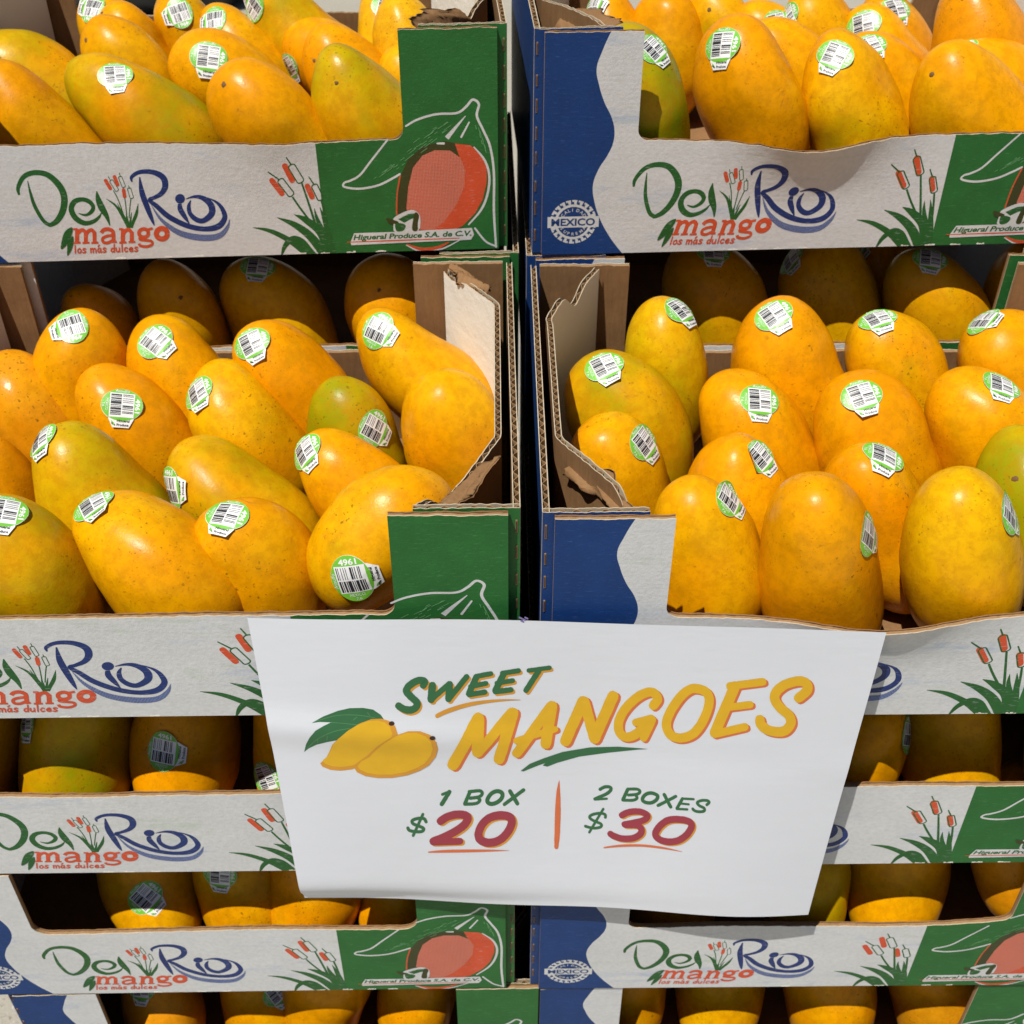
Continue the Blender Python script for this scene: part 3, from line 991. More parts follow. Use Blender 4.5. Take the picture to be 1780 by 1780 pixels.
BL = {
 'F0L': 'open mango box with green front corner, filled with sunlit mangoes, beside the price sign',
 'F0R': 'open mango box with blue front corner, filled with sunlit mangoes, above the price sign',
 'B1L': 'topmost mango box with tall green corner post and printed orange mango emblem',
 'B1R': 'topmost mango box with tall blue corner, round white seal and bulging front rim',
 'B0L': 'shaded mango box directly under the topmost green-cornered box',
 'B0R': 'shaded mango box directly under the topmost blue-cornered box',
 'F1L': 'white mango box second in the front stack, its green end hidden by the price sign',
 'F1R': 'white mango box second in the front stack, its blue end hidden by the price sign',
 'F2L': 'third mango box of the front stack, orange mango emblem showing below the price sign',
 'F2R': 'third mango box of the front stack, blue corner with seal showing below the price sign',
 'F3L': 'fourth mango box of the front stack, beside the bare concrete, green corner at the gap',
 'F3R': 'fourth mango box of the front stack, blue corner at the gap, mangoes half lit',
}
for k, o in BOX.items():
    if k in BL:
        tag(o, BL[k], 'box', 'stacked cardboard mango boxes')
    else:
        tag(o, 'lowest hidden cardboard mango box carrying the stack above it' if k[0] == 'F' else 'cardboard mango box buried in the rear stack behind the front boxes', 'box', 'bottom boxes of the front stack' if k[0] == 'F' else 'boxes buried in the rear stack')

# torn tongues of board at the open corners
bx = BOX['F0L']
flap(bx, 'torn_flap', (W - 0.030, D - 0.004, H - 0.001), (W - 0.012, D - 0.030, H - 0.003), (-0.005, -0.002, 0.003), (-0.001, -0.003, -0.005), 3)
flap(bx, 'torn_flap', (W - 0.036, 0.010, H - 0.010), (W - 0.010, 0.048, H - 0.008), (0.002, -0.002, 0.004), (0.002, -0.003, -0.002), 8)
bx = BOX['F0R']
flap(bx, 'torn_flap', (0.012, 0.046, H - 0.014), (0.034, 0.012, H - 0.012), (0.002, 0.002, 0.010), (0.005, 0.004, -0.005), 5)
bx = BOX['B1L']
flap(bx, 'torn_flap', (W - 0.036, 0.010, H - 0.014), (W - 0.016, 0.036, H - 0.012), (-0.004, -0.002, 0.018), (-0.012, -0.004, -0.004), 7)
bx = BOX['B1R']
flap(bx, 'torn_flap', (0.014, 0.042, H - 0.014), (0.036, 0.012, H - 0.012), (0.003, 0.003, 0.018), (0.010, 0.006, -0.008), 9)

# ------------------------------------------------------------------ mangoes
bar_r = random.Random(5)
st = Art()
def ring(cx, cy, rx, ry, mat, n=40, rings=11, pw=1.0, layer=0.0):
    vs = [(cx, cy)]
    fs = []
    for r in range(1, rings + 1):
        for k in range(n):
            a = 2 * math.pi * k / n
            vs.append((cx + rx * r / rings * math.copysign(abs(math.cos(a)) ** pw, math.cos(a)), cy + ry * r / rings * math.copysign(abs(math.sin(a)) ** pw, math.sin(a))))
    for k in range(n):
        fs.append((0, 1 + k, 1 + (k + 1) % n))
        for r in range(rings - 1):
            a = 1 + r * n
            fs.append((a + k, a + n + k, a + n + (k + 1) % n, a + (k + 1) % n))
    st.add(vs, fs, mat, layer)
def quadgrid(x0, y0, x1, y1, mat, nx, ny, layer, art=st):
    vs = [(x0 + (x1 - x0) * i / nx, y0 + (y1 - y0) * j / ny) for j in range(ny + 1) for i in range(nx + 1)]
    fs = [(j * (nx + 1) + i, j * (nx + 1) + i + 1, (j + 1) * (nx + 1) + i + 1, (j + 1) * (nx + 1) + i) for j in range(ny) for i in range(nx)]
    art.add(vs, fs, mat, layer)
# white carrier with the tab on the right, then the green oval on it
ring(0.0, 0.0, 9.6, 11.8, 'st_white', layer=0.0)
tv = [(6.0 + 7.2 * i / 6, (-7.0 + 14.0 * j / 6) * (1.0 if i < 3 else 1.0 - 0.085 * (i - 2))) for j in range(7) for i in range(7)]
st.add(tv, [(j * 7 + i, j * 7 + i + 1, (j + 1) * 7 + i + 1, (j + 1) * 7 + i) for j in range(6) for i in range(6)], 'st_white', 0.4)
ring(-0.1, 0.0, 9.45, 11.7, 'st_green', layer=0.9)
quadgrid(-7.0, -6.9, 7.2, 6.9, 'st_white', 12, 12, 1.6)
def bars(y0, y1, spec):
    x = -6.3
    for on, wd in spec:
        if on:
            quadgrid(x, y0, min(x + wd, 6.4), y1, 'st_black', 1, 5, 2.5)
        x += wd
        if x > 6.4: break
bars(-6.3, -0.35, [(1, .9), (0, .35), (1, .4), (0, .5), (1, .9), (0, .45), (1, .5), (0, .25), (1, 1.6), (0, .4), (1, .5), (0, .5), (1, .4), (0, .35), (1, 1.3), (0, .4), (1, .9), (0, .3), (1, .6), (0, .3), (1, .5)])
bars(0.35, 6.3, [(1, .45), (0, .45), (1, .3), (0, 1.1), (1, .3), (0, .9), (1, .3), (0, .7), (1, .3), (0, 1.7), (1, .9), (0, .3), (1, .45), (0, .6), (1, .4), (0, .9), (1, .4), (0, .3), (1, .45)])
st.layer = -100.0
st.text('4961', 'st_white', -4.2, 7.5, 4, bold=0.03, width=8.4, height=3.7)
st.text('Ataulfo', 'st_white', -7.5, -4.0, 2.4, ang=math.pi / 2, width=7.8, height=2.5)
st.text('MEXICO', 'st_white', -3.4, -9.0, 2.3, width=7.0, height=2.2)
st.text('7.6', 'st_white', -1.0, -11.0, 2.0, width=2.6, height=2.0)
st.text('Higueral', 'st_black', 10.0, -2.2, 2.2, ang=math.pi / 2, bold=0.02, width=7.0, height=2.0)
st.text('Produce', 'st_black', 12.3, -2.2, 2.2, ang=math.pi / 2, bold=0.02, width=6.6, height=2.0)
st.poly([(9.2, -5.6), (11.8, -4.6), (11.8, -3.4), (10.4, -3.9)], 'st_green')
st.poly([(11.0, -5.4), (12.3, -3.0), (11.4, -3.2), (10.3, -5.0)], 'st_black')
STICKER = [(v, f, m, 2.9 if l < -50 else l) for v, f, m, l in st.items]

COLORS = {     # base colour, share of green
 'o': ((0.84, 0.355, 0.001), 0.15), 'y': ((0.82, 0.430, 0.002), 0.28), 'g': ((0.66, 0.40, 0.003), 0.60),
 'G': ((0.50, 0.40, 0.004), 0.80), 'p': ((0.80, 0.34, 0.014), 0.05), 'q': ((0.74, 0.44, 0.014), 0.30),
}
CNAME = {'o': 'orange-yellow', 'y': 'golden yellow', 'g': 'greenish yellow', 'G': 'half green', 'p': 'pinkish orange', 'q': 'pale yellow'}

def mango_mesh(a, b, seed, k, bend):
    nseg, nring = 40, 30
    vs, fs = [], []
    r_ = random.Random(seed)
    flat = r_.uniform(0.87, 0.97)
    sh = r_.uniform(-0.10, 0.14)
    so = Vector((seed * 1.7 % 31, seed * 0.9 % 17, 3.0))
    kid = r_.uniform(0.05, 0.26) * (1 if bend >= 0 else -1)
    beak = r_.uniform(-0.05, 0.30)
    dents = [(Vector((r_.gauss(0, 1), r_.gauss(0, 1), r_.uniform(-.4, 1.2))).normalized(), r_.uniform(0.35, 0.7), r_.uniform(-0.02, 0.075)) for _ in range(4)]
    for i in range(nring + 1):
        th = math.pi * i / nring
        t = math.cos(th)
        r = b * (1 - abs(t) ** 2.25) ** (1 / 2.1) * (1 + k * t) if 0 < i < nring else 0.0
        ox = b * (kid * (t * t - 0.33) + beak * max(0.0, -t) ** 3 * 1.2 + bend * 0.10 * t)
        for j in range(nseg):
            ph = 2 * math.pi * j / nseg
            p = Vector((r * math.cos(ph) * (1 + sh * math.cos(ph) * (1 - abs(t))), r * math.sin(ph) * flat, a * t))
            q = p / b
            qn = Vector((q.x, q.y, q.z * b / a)).normalized()
            f = 1 + 0.10 * noise.noise(q * 0.8 + so) + 0.03 * noise.noise(q * 1.8 + so)
            for dv, dw, da in dents:
                f -= da * math.exp(-((qn - dv).length / dw) ** 2)
            p = Vector((p.x * f + ox, p.y * f, p.z * (1 + 0.05 * noise.noise(q * 0.8 + so * 1.3) - 0.5 * (1 - f) * 0.6)))
            vs.append(p)
            if i in (0, nring): break
    # poles are single vertices
    idx = [[0] * nseg]
    c = 1
    for i in range(1, nring):
        idx.append(list(range(c, c + nseg))); c += nseg
    idx.append([c] * nseg)
    for i in range(nring):
        for j in range(nseg):
            k2 = (j + 1) % nseg
            if i == 0: fs.append((idx[0][0], idx[1][j], idx[1][k2]))
            elif i == nring - 1: fs.append((idx[i][j], idx[nring][0], idx[i][k2]))
            else: fs.append((idx[i][j], idx[i + 1][j], idx[i + 1][k2], idx[i][k2]))
    return vs, fs

LOG = []
def mango(box, tx, ty, w, lean, phi, color, sticker=None, ratio=1.72, k=None, bend=0.22, lift=0.0, peel=0.0):
    """a mango resting on its box's floor; tx,ty top of its outline, w outline width (photo pixels),
    lean = tilt of its long axis to the left, phi = angle between long axis and line of sight"""
    seed = len(LOG) + 1
    zfloor = {'F0': bz(-1), 'B1': bz(0), 'B0': bz(-1), 'F1': bz(-2), 'F2': bz(-3), 'F3': bz(-4)}[box[:2]] + TW + lift
    A = math.radians(lean)
    if box[0] == 'F' and box[1] != '0':
        A += math.radians((seed * 53 % 25) - 12)
    b2 = w / 2.0
    a2 = b2 * ratio
    bo = BOX[box]
    bx0, by0, brz = bo.location.x, bo.location.y, bo.rotation_euler.z
    low = box[0] == 'F' and box[1] != '0'
    img = (RIGHT * -math.sin(A) + UP * math.cos(A)).normalized()
    def place(phi, up):
        P = math.radians(phi)
        ell = math.sqrt((a2 * math.sin(P)) ** 2 + (b2 * math.cos(P)) ** 2)
        cx, cy = tx + math.sin(A) * ell, ty + math.cos(A) * ell
        d = pxray(cx, cy)
        axis = (img * math.sin(P) - d * math.cos(P)).normalized()
        depth = 0.5
        for _ in range(8):
            b = b2 / FPX * depth
            a = b * ratio
            ext = math.sqrt((a * axis.z) ** 2 + (b * 0.93) ** 2 * (1 - axis.z ** 2))
            C = CAM + d * ((zfloor + up + ext - CAM.z) / d.z)
            depth = (C - CAM).dot(FWD)
        ey = math.sqrt((a * axis.y) ** 2 + b ** 2 * (1 - axis.y ** 2))
        yl = C.y - by0 - brz * (C.x - bx0)
        return C, a, b, axis, yl - ey, yl + ey
    if low:
        phi = 62 + (seed * 37 % 23)
    up = 0.0
    C, a, b, axis, y0, y1 = place(phi, up)
    while y0 < 0.0065 and phi > 42 and not low:
        phi -= 1.5
        C, a, b, axis, y0, y1 = place(phi, up)
    while y1 > D - 0.004 and up < 0.030 and C.z + a * abs(axis.z) < zfloor + H - 0.007:
        up += 0.0015
        C, a, b, axis, y0, y1 = place(phi, up)
    if y0 < (0.0048 if low else 0.0065):
        C = C + Vector((0, (0.0048 if low else 0.0065) - y0, 0))
    rs = random.Random(seed * 7 + 3)
    kk = rs.uniform(-0.15, 0.10) if k is None else k
    vs, fs = mango_mesh(a, b, seed, kk, bend * rs.uniform(0.6, 1.3))
    o = mesh_obj('mango', vs, fs, ['skin'], None, None, True)
    # twist: put the mango's flat side about facing the camera
    zq = Vector((0, 0, 1)).rotation_difference(axis)
    tw = Matrix.Rotation(rs.uniform(-3.14, 3.14), 4, 'Z')
    mw = Matrix.Translation(C) @ zq.to_matrix().to_4x4() @ tw
    lowest = min((mw @ Vector(v)).y - by0 - brz * ((mw @ Vector(v)).x - bx0) for v in vs[::3])
    near = 0.0042 + ((seed * 29 % 8) * 0.001 if low else 0.0)
    if lowest < near:
        C = C + Vector((0, near - lowest, 0))
        mw = Matrix.Translation((0, near - lowest, 0)) @ mw
    o.matrix_world = mw
    (cr, cg, cb), gr = COLORS[color]
    j = rs.uniform(0.93, 1.05)
    o.color = (min(1, cr * j), cg * j * rs.uniform(0.93, 1.07), cb, max(0.0, min(1, gr + rs.uniform(-0.08, 0.08))))
    LOG.append((box, seed, C, a, b, axis, tx, ty))
    wv = [mw @ Vector(v) for v in vs]
    has = False
    if sticker:
        bvh = BVHTree.FromPolygons(wv, fs)
        sx, sy, rot = sticker[:3]
        sc = sticker[3] if len(sticker) > 3 else 0.86
        rel = C - CAM
        ccx = 890 + FPX * rel.dot(RIGHT) / rel.dot(FWD)
        ccy = 890 - FPX * rel.dot(UP) / rel.dot(FWD)
        for k_ in range(14):
            q0 = 0.05 * k_
            hit = bvh.ray_cast(CAM, pxray(sx + (ccx - sx) * q0, sy + (ccy - sy) * q0))
            if hit[0] is not None and hit[1].normalized().dot(pxray(sx, sy)) < -0.22: break
        if hit[0] is not None:
            Pp, n = hit[0], hit[1].normalized()
            if n.dot(pxray(sx, sy)) > 0: n = -n
            rr = math.radians(rot)
            upv = RIGHT * math.sin(rr) + UP * math.cos(rr)
            upv = (upv - n * upv.dot(n)).normalized()
            rt = upv.cross(n).normalized()
            pd = rs.uniform(0, 6.28)
            inv = mw.inverted()
            def Ss(u, v, lift_):
                q = Pp + rt * (u * sc / 1000) + upv * (v * sc / 1000)
                h = bvh.ray_cast(q + n * 0.02, -n, 0.06)
                flatq = q + n * 0.0002
                if h[0] is None:
                    h = bvh.find_nearest(q)
                hn = h[1] if h[1].dot(n) > 0 else -h[1]
                c = h[0] + hn * 0.00018
                c = c.lerp(flatq, 0.34)
                e_ = max(0.0, (u * math.cos(pd) + v * math.sin(pd)) - 4.5)
                c = c + n * (0.000045 * e_ * e_ * (0.4 + peel)) + n * (0.00006 * lift_)
                return inv @ c
            s = lay('sticker', STICKER, Ss, o)
            has = True
    if not has and rs.random() < 0.75:
        # corky stem scar near the top end
        inv2 = mw.inverted()
        bv2 = BVHTree.FromPolygons(wv, fs)
        tip = C + (axis + Vector((rs.uniform(-.5, .3), -rs.uniform(0.2, 0.75), 0.1))).normalized() * a
        hp = bv2.ray_cast(tip + (tip - C).normalized() * 0.03, (C - tip).normalized())
        if hp[0] is not None:
            nn = hp[1].normalized()
            if nn.dot(tip - C) < 0: nn = -nn
            t1 = nn.orthogonal().normalized(); t2 = nn.cross(t1)
            rad = rs.uniform(0.0011, 0.0019)
            sv, sf = [hp[0] + nn * 0.0003], []
            for r_i in (0.5, 1.0):
                for q_ in range(12):
                    an = 2 * math.pi * q_ / 12
                    rr_2 = rad * r_i * (1 + rs.uniform(-.22, .22))
                    pt = hp[0] + t1 * rr_2 * math.cos(an) + t2 * rr_2 * math.sin(an)
                    nr = bv2.find_nearest(pt)
                    sv.append(nr[0] + nn * (0.0005 if r_i < .7 else -0.00005))
            for q_ in range(12):
                k_2 = (q_ + 1) % 12
                sf.append((0, 1 + q_, 1 + k_2)); sf.append((1 + q_, 13 + q_, 13 + k_2, 1 + k_2))
            mesh_obj('stem_scar', [inv2 @ p_ for p_ in sv], sf, ['scar'], o, None, True)
    o['_has'] = 1 if has else 0
    o['_box'] = box
    o['_col'] = color
    return o

MANGOES = []
def add(*a, **k): MANGOES.append(mango(*a, **k))

# -- open front box with the green corner
B = 'F0L'
add(B, 118, 548, 172, 14, 62, 'o', (124, 566, 160))
add(B, 262, 563, 165, 30, 68, 'o', (268, 592, 35))
add(B, 440, 570, 172, 36, 68, 'o', (436, 596, 66))
add(B, 632, 552, 178, 46, 76, 'y', (655, 574, 28))
add(B, -10, 642, 170, 42, 66, 'p')
add(B, 175, 648, 178, 34, 64, 'o', (212, 704, 92))
add(B, 358, 650, 176, 38, 70, 'y', (342, 682, 66))
add(B, 592, 655, 166, 14, 58, 'G', (650, 745, 32))
add(B, 748, 652, 182, 20, 60, 'y', k=0.06)
add(B, 80, 764, 196, 42, 68, 'g', (62, 757, 78))
add(B, 305, 792, 190, 52, 72, 'g', (282, 847, 10, .95))
add(B, 540, 768, 178, 44, 66, 'o', (528, 784, 62))
add(B, -50, 765, 150, 30, 66, 'o')
add(B, -40, 880, 220, 36, 60, 'g', (6, 887, 88))
add(B, 150, 878, 226, 48, 70, 'y', (160, 876, 44))
add(B, 385, 873, 196, 32, 62, 'o', (394, 893, 108), ratio=1.6)
add(B, 752, 822, 206, -40, 72, 'y', (612, 1008, -8, 1.0), ratio=1.5, k=-.02, lift=0.024)
# -- open front box with the blue corner
B = 'F0R'
add(B, 1142, 516, 164, 8, 66, 'g', (1183, 536, 48))
add(B, 1330, 526, 192, 14, 64, 'o', (1344, 546, 62))
add(B, 1530, 540, 172, 14, 66, 'y', (1525, 552, 76))
add(B, 1725, 538, 190, 16, 62, 'o', (1708, 556, 14))
add(B, 1030, 616, 196, 24, 66, 'g', (1050, 635, 66))
add(B, 1268, 641, 190, 20, 64, 'o', (1321, 695, 92))
add(B, 1476, 646, 200, 20, 66, 'o', (1498, 686, 74))
add(B, 1684, 644, 200, 14, 60, 'o', (1742, 668, 108))
add(B, 1052, 716, 176, 10, 58, 'y', (1120, 768, 52))
add(B, 1230, 760, 200, 28, 62, 'o', (1322, 792, 50, .8), peel=2)
add(B, 1474, 766, 206, 22, 58, 'o', (1538, 790, 112))
add(B, 1765, 745, 205, 10, 62, 'G')
add(B, 1198, 824, 200, 10, 62, 'y', (1268, 866, 45, .8), peel=1)
add(B, 1428, 862, 252, 4, 60, 'o', (1526, 918, 34), k=-0.16)
add(B, 1672, 851, 244, 6, 60, 'y', (1760, 886, 42))
# -- topmost box with the green corner
B = 'B1L'
add(B, 165, 2, 130, 30, 68, 'y', (160, 14, 195, .8))
add(B, 196, 28, 135, 32, 66, 'o')
add(B, 300, 0, 118, 28, 62, 'g', (312, 22, 160, .8))
add(B, 372, 28, 140, 36, 66, 'o', (372, 34, 175, .8))
add(B, 448, -14, 145, 44, 72, 'g', (440, 14, 235, .8))
add(B, 655, -8, 120, 14, 62, 'q', (672, 12, 100, .8))
add(B, 690, 16, 145, 16, 60, 'q')
add(B, -30, 98, 160, 60, 74, 'g')
add(B, -20, 142, 170, 44, 66, 'o')
add(B, 180, 46, 142, 28, 66, 'y')
add(B, 140, 127, 184, 54, 70, 'g', (200, 130, 80, .8))
add(B, 332, 78, 160, 44, 66, 'o', (362, 98, 96, .9))
add(B, 385, 136, 182, 46, 64, 'o')
add(B, 520, 53, 140, 44, 68, 'o', (485, 112, 60, .8))
add(B, 552, 70, 150, 40, 66, 'o')
add(B, 575, 112, 176, 36, 56, 'g')
add(B, 700, 92, 120, 8, 60, 'y')
# -- topmost box with the blue corner
B = 'B1R'
add(B, 1052, -2, 130, 14, 62, 'o', (1030, 12, 30, .8))
add(B, 1150, -4, 132, 8, 64, 'o')
add(B, 1238, -22, 124, 8, 62, 'y')
add(B, 1092, 66, 200, 4, 58, 'G', (1136, 84, 45, .8))
add(B, 1330, 42, 158, 24, 66, 'o')
add(B, 1265, 48, 186, 16, 62, 'o', (1254, 78, 96, .95))
add(B, 1302, 12, 138, 26, 64, 'o', (1352, 40, 72, .85))
add(B, 1400, -12, 150, 18, 64, 'y', (1345, 4, 85, .8))
add(B, 1486, 72, 160, 28, 66, 'o', (1512, 78, 70, .8))
add(B, 1430, 73, 178, 22, 62, 'y', (1452, 94, 118, .85))
add(B, 1490, 20, 150, 30, 64, 'o', (1500, 42, 86, .9))
add(B, 1532, -6, 140, 14, 62, 'o', (1558, 14, 72, .85))
add(B, 1672, 70, 170, 28, 66, 'o', (1668, 86, 86, .85))
add(B, 1618, 98, 200, 34, 64, 'o')
add(B, 1690, -26, 190, 4, 60, 'o')
# -- shaded boxes below them
B = 'B0L'
add(B, 150, 505, 150, 14, 60, 'o')
add(B, 282, 466, 170, 20, 64, 'y')
add(B, 440, 455, 168, 24, 66, 'y', (448, 462, 92, .85))
add(B, 636, 461, 170, 28, 64, 'o')
add(B, 790, 470, 150, 10, 60, 'o')
B = 'B0R'
add(B, 1212, 420, 172, 14, 66, 'y', (1240, 436, 90, .85))
add(B, 1415, 410, 172, 12, 66, 'y', (1366, 440, 92, .85))
add(B, 1600, 436, 176, 14, 64, 'g', (1618, 448, 104, .85))
add(B, 1520, 395, 140, 10, 64, 'o', (1490, 431, 80, .85))
add(B, 1770, 430, 165, 10, 62, 'o')
# -- second boxes of the front stack
B = 'F1L'
add(B, -80, 1240, 190, 8, 55, 'o')
add(B, 110, 1215, 212, 6, 52, 'g', (46, 1252, 92, .85))
add(B, 302, 1222, 196, 4, 54, 'o', (284, 1306, 10, .9))
add(B, 500, 1240, 190, 4, 52, 'o', (462, 1352, 68, .9))
B = 'F1R'
add(B, 1525, 1196, 165, -14, 62, 'o', (1588, 1272, 20, .85))
add(B, 1686, 1200, 196, -4, 56, 'y')
add(B, 1875, 1200, 180, 0, 56, 'o')
# -- third boxes
B = 'F2L'
add(B, 178, 1476, 208, 4, 50, 'y', (252, 1560, 42, .9))
add(B, 374, 1476, 174, 2, 52, 'y', (382, 1520, 92, .85))
add(B, 550, 1490, 180, 4, 48, 'o')
add(B, 700, 1500, 150, 0, 50, 'o')
B = 'F2R'
add(B, 1200, 1500, 180, 0, 50, 'o')
add(B, 1418, 1470, 172, 0, 54, 'g')
add(B, 1606, 1466, 212, -4, 54, 'o')
add(B, 1810, 1385, 190, -4, 54, 'p', lift=0.028)
# -- fourth boxes
B = 'F3L'
add(B, 240, 1688, 150, 2, 52, 'p', (246, 1716, 92, .85))
add(B, 400, 1690, 168, 2, 50, 'o', (482, 1726, 60, .8))
add(B, 580, 1690, 182, 0, 50, 'o')
add(B, 740, 1692, 150, 0, 50, 'o')
B = 'F3R'
add(B, 1108, 1690, 150, 0, 52, 'o')
add(B, 1282, 1690, 184, 0, 50, 'y')
add(B, 1470, 1690, 186, 0, 50, 'o')
add(B, 1652, 1692, 166, 0, 50, 'p')
add(B, 1815, 1692, 160, 0, 50, 'o')

BOXPHRASE = {'F0': 'open sunlit box', 'B1': 'topmost box', 'B0': 'shaded box below the topmost', 'F1': 'second box down', 'F2': 'third box down', 'F3': 'fourth box down'}
ORD = ['next to', 'second from', 'third from', 'fourth from', 'fifth from', 'sixth from', 'seventh from']
rows = {}
for o in MANGOES:
    b = o['_box']
    bo = BOX[b]
    yl = o.location.y - bo.location.y - bo.rotation_euler.z * (o.location.x - bo.location.x)
    row = 0 if b[:2] not in ('F0', 'B1') else (0 if yl < .075 else 1 if yl < .118 else 2 if yl < .158 else 3)
    rows.setdefault((b, row), []).append(o)
for (b, row), os_ in rows.items():
    os_.sort(key=lambda o: abs(o.location.x))
    for i, o in enumerate(os_):
        corner = 'green corner' if b[2] == 'L' else 'blue corner'
        rw = ['', 'second row', 'third row', 'back row'][row]
        if b[:2] in ('F0', 'B1') and row == 0: rw = 'rim row'
        lab = '%s%s mango %s %s, %s, %s' % ('stickered ' if o['_has'] else '', CNAME[o['_col']], ORD[i], corner, rw, BOXPHRASE[b[:2]]) if rw else \
              '%s%s mango %s %s, %s' % ('stickered ' if o['_has'] else '', CNAME[o['_col']], ORD[i], corner, BOXPHRASE[b[:2]])
        tag(o, lab, 'mango', 'mangoes packed in the boxes')
for o in MANGOES:
    for k in ('_box', '_col', '_has'):
        del o[k]

# ------------------------------------------------------------------ price sign
PWm, PHm = 279.0, 216.0
c_tl = px_on_y(430, 1073, -0.0012)
c_tr = px_on_y(1540, 1097, -0.0112)
c_br = px_on_y(1405, 1590, -0.0125)
c_bl = px_on_y(527, 1575, -0.0110)
print('green', Hm(556.5, 257.9), Hm(577.5, 448)); print('sign', (c_tr - c_tl).length, (c_bl - c_tl).length, (c_br - c_bl).length)
def sign_pt(u, v, lift=0.0):
    s, t = u / PWm, v / PHm
    p = c_tl.lerp(c_tr, s).lerp(c_bl.lerp(c_br, s), t)
    # the sheet hangs in soft waves; the top middle is held against the boxes, the lower edge stands off
    w = 0.0018 * math.sin(s * 7.2 + 1.6 * t + 0.6) * (0.35 + 0.65 * t) + 0.0010 * math.sin(s * 13 - t * 3.4) * (0.4 + t * .6)
    w += 0.0013 * math.exp(-((t - 0.33 - 0.10 * s) / 0.05) ** 2) * (0.4 + 0.6 * math.sin(s * 5 + 1))
    w += 0.0045 * math.sin(math.pi * s) * (1 - t) ** 2 * s * 0.6
    w += -0.0035 * math.exp(-((t - 1) / 0.05) ** 2) * (1 - s) ** 2 * 2
    tz = 0.0022 * math.sin(math.pi * s) * (1 - t) - 0.0 * t
    tz += t ** 3 * 0.0012 * math.sin(s * 2 * math.pi * 0.95 + 3.6) 
    dn = Vector((0, -1, 0))
    return p + dn * (w + lift * 1e-6 + (0.00005 if lift else 0)) + Vector((0, 0, tz))
nx, ny = 96, 72
vs = [sign_pt(PWm * i / nx, PHm * j / ny) for j in range(ny + 1) for i in range(nx + 1)]
fs = [(j * (nx + 1) + i, (j + 1) * (nx + 1) + i, (j + 1) * (nx + 1) + i + 1, j * (nx + 1) + i + 1) for j in range(ny) for i in range(nx)]
sign = mesh_obj('price_sign', vs, fs, ['paper'], None, None, True)
tag(sign, 'white paper sign advertising sweet mangoes with prices for one and two boxes', 'sign')
Hp = homography([(430, 1073), (1540, 1097), (1405, 1590), (527, 1575)], [(0, 0), (PWm, 0), (PWm, PHm), (0, PHm)])
def pch(x0, y0, s):
    c = crop(x0, y0, s)
    return lambda x, y: Hp(*c(x, y))
title = Art(pch(680, 1150, 5.9333))
sweet = [([(352, 262), (366, 228), (318, 210), (250, 232), (190, 280), (180, 325), (232, 385), (284, 440), (270, 490), (212, 512), (146, 498), (95, 466)], 80),
         ([(445, 270), (432, 410)], 84), ([(432, 412), (615, 262)], 62), ([(622, 264), (612, 410)], 78), ([(614, 414), (800, 190)], 62),
         ([(900, 195), (822, 365)], 70), ([(895, 190), (1050, 163)], 56), ([(840, 292), (998, 264)], 56), ([(825, 376), (985, 354)], 60),
         ([(1182, 168), (1095, 340)], 70), ([(1170, 160), (1336, 134)], 56), ([(1112, 264), (1275, 238)], 54), ([(1095, 352), (1256, 334)], 60),
         ([(1442, 132), (1656, 100)], 50), ([(1545, 135), (1412, 340)], 62)]
for p, w in sweet: title.stroke([(x, y, w * .86) for x, y in p], 'pr_amber', dx=20, dy=22)
title.layer += 45
for p, w in sweet: title.stroke([(x, y, w * .93) for x, y in p], 'pr_green', rag=0.05)
title.stroke([(492, 580, 42), (600, 536, 46), (800, 482, 42), (1000, 454, 32), (1200, 441, 18), (1352, 441, 3)], 'pr_amber', cap=True)
m1 = Art(pch(770, 1180, 5.2353)); m1.layer = 0.0
man1 = [([(335, 395), (105, 800)], 118), ([(340, 400), (325, 690)], 112), ([(330, 700), (640, 350)], 100), ([(652, 355), (522, 765)], 112),
        ([(1000, 290), (685, 715)], 98), ([(1008, 290), (948, 630)], 108), ([(680, 600), (1035, 500)], 62),
        ([(1290, 240), (1128, 605)], 108), ([(1302, 240), (1388, 570)], 104), ([(1392, 575), (1562, 182)], 108)]
for p, w in man1: m1.stroke([(x, y, w * .95) for x, y in p], 'pr_orange', dx=22, dy=14)
m1.layer += 45
for p, w in man1: m1.stroke([(x, y, w * .93) for x, y in p], 'pr_yellow', rag=0.035)
m1.poly([(718, 882), (800, 820), (930, 768), (1100, 708), (1350, 660), (1600, 645), (1780, 650), (1872, 655), (1780, 664), (1500, 705), (1250, 748), (1050, 810), (960, 846), (918, 836), (944, 812), (880, 834), (742, 888)], 'pr_green', fine=60)
m2 = Art(pch(1070, 1160, 4.9444)); m2.layer = 0.0
man2 = [([(335, 340), (372, 285), (340, 232), (280, 230), (190, 280), (100, 372), (45, 470), (38, 560), (78, 616), (150, 612), (228, 555), (290, 486)], 84, False), ([(185, 492), (315, 452)], 70, False), ([(325, 465), (250, 622)], 72, False),
        ([(700, 188), (785, 218), (812, 300), (768, 440), (680, 566), (570, 612), (480, 588), (444, 500), (480, 390), (560, 270), (635, 204)], 84, True),
        ([(1030, 170), (858, 560)], 98, False), ([(990, 165), (1270, 128)], 70, False), ([(960, 348), (1160, 322)], 66, False), ([(856, 572), (1112, 512)], 72, False),
        ([(1575, 262), (1648, 196), (1642, 138), (1580, 118), (1470, 145), (1390, 205), (1370, 272), (1415, 345), (1490, 412), (1506, 480), (1456, 542), (1380, 552), (1300, 532), (1250, 488), (1242, 450)], 88, False)]
for p, w, c in man2: m2.stroke([(x, y, w * .95) for x, y in p], 'pr_orange', closed=c, dx=18, dy=14)
m2.layer += 45
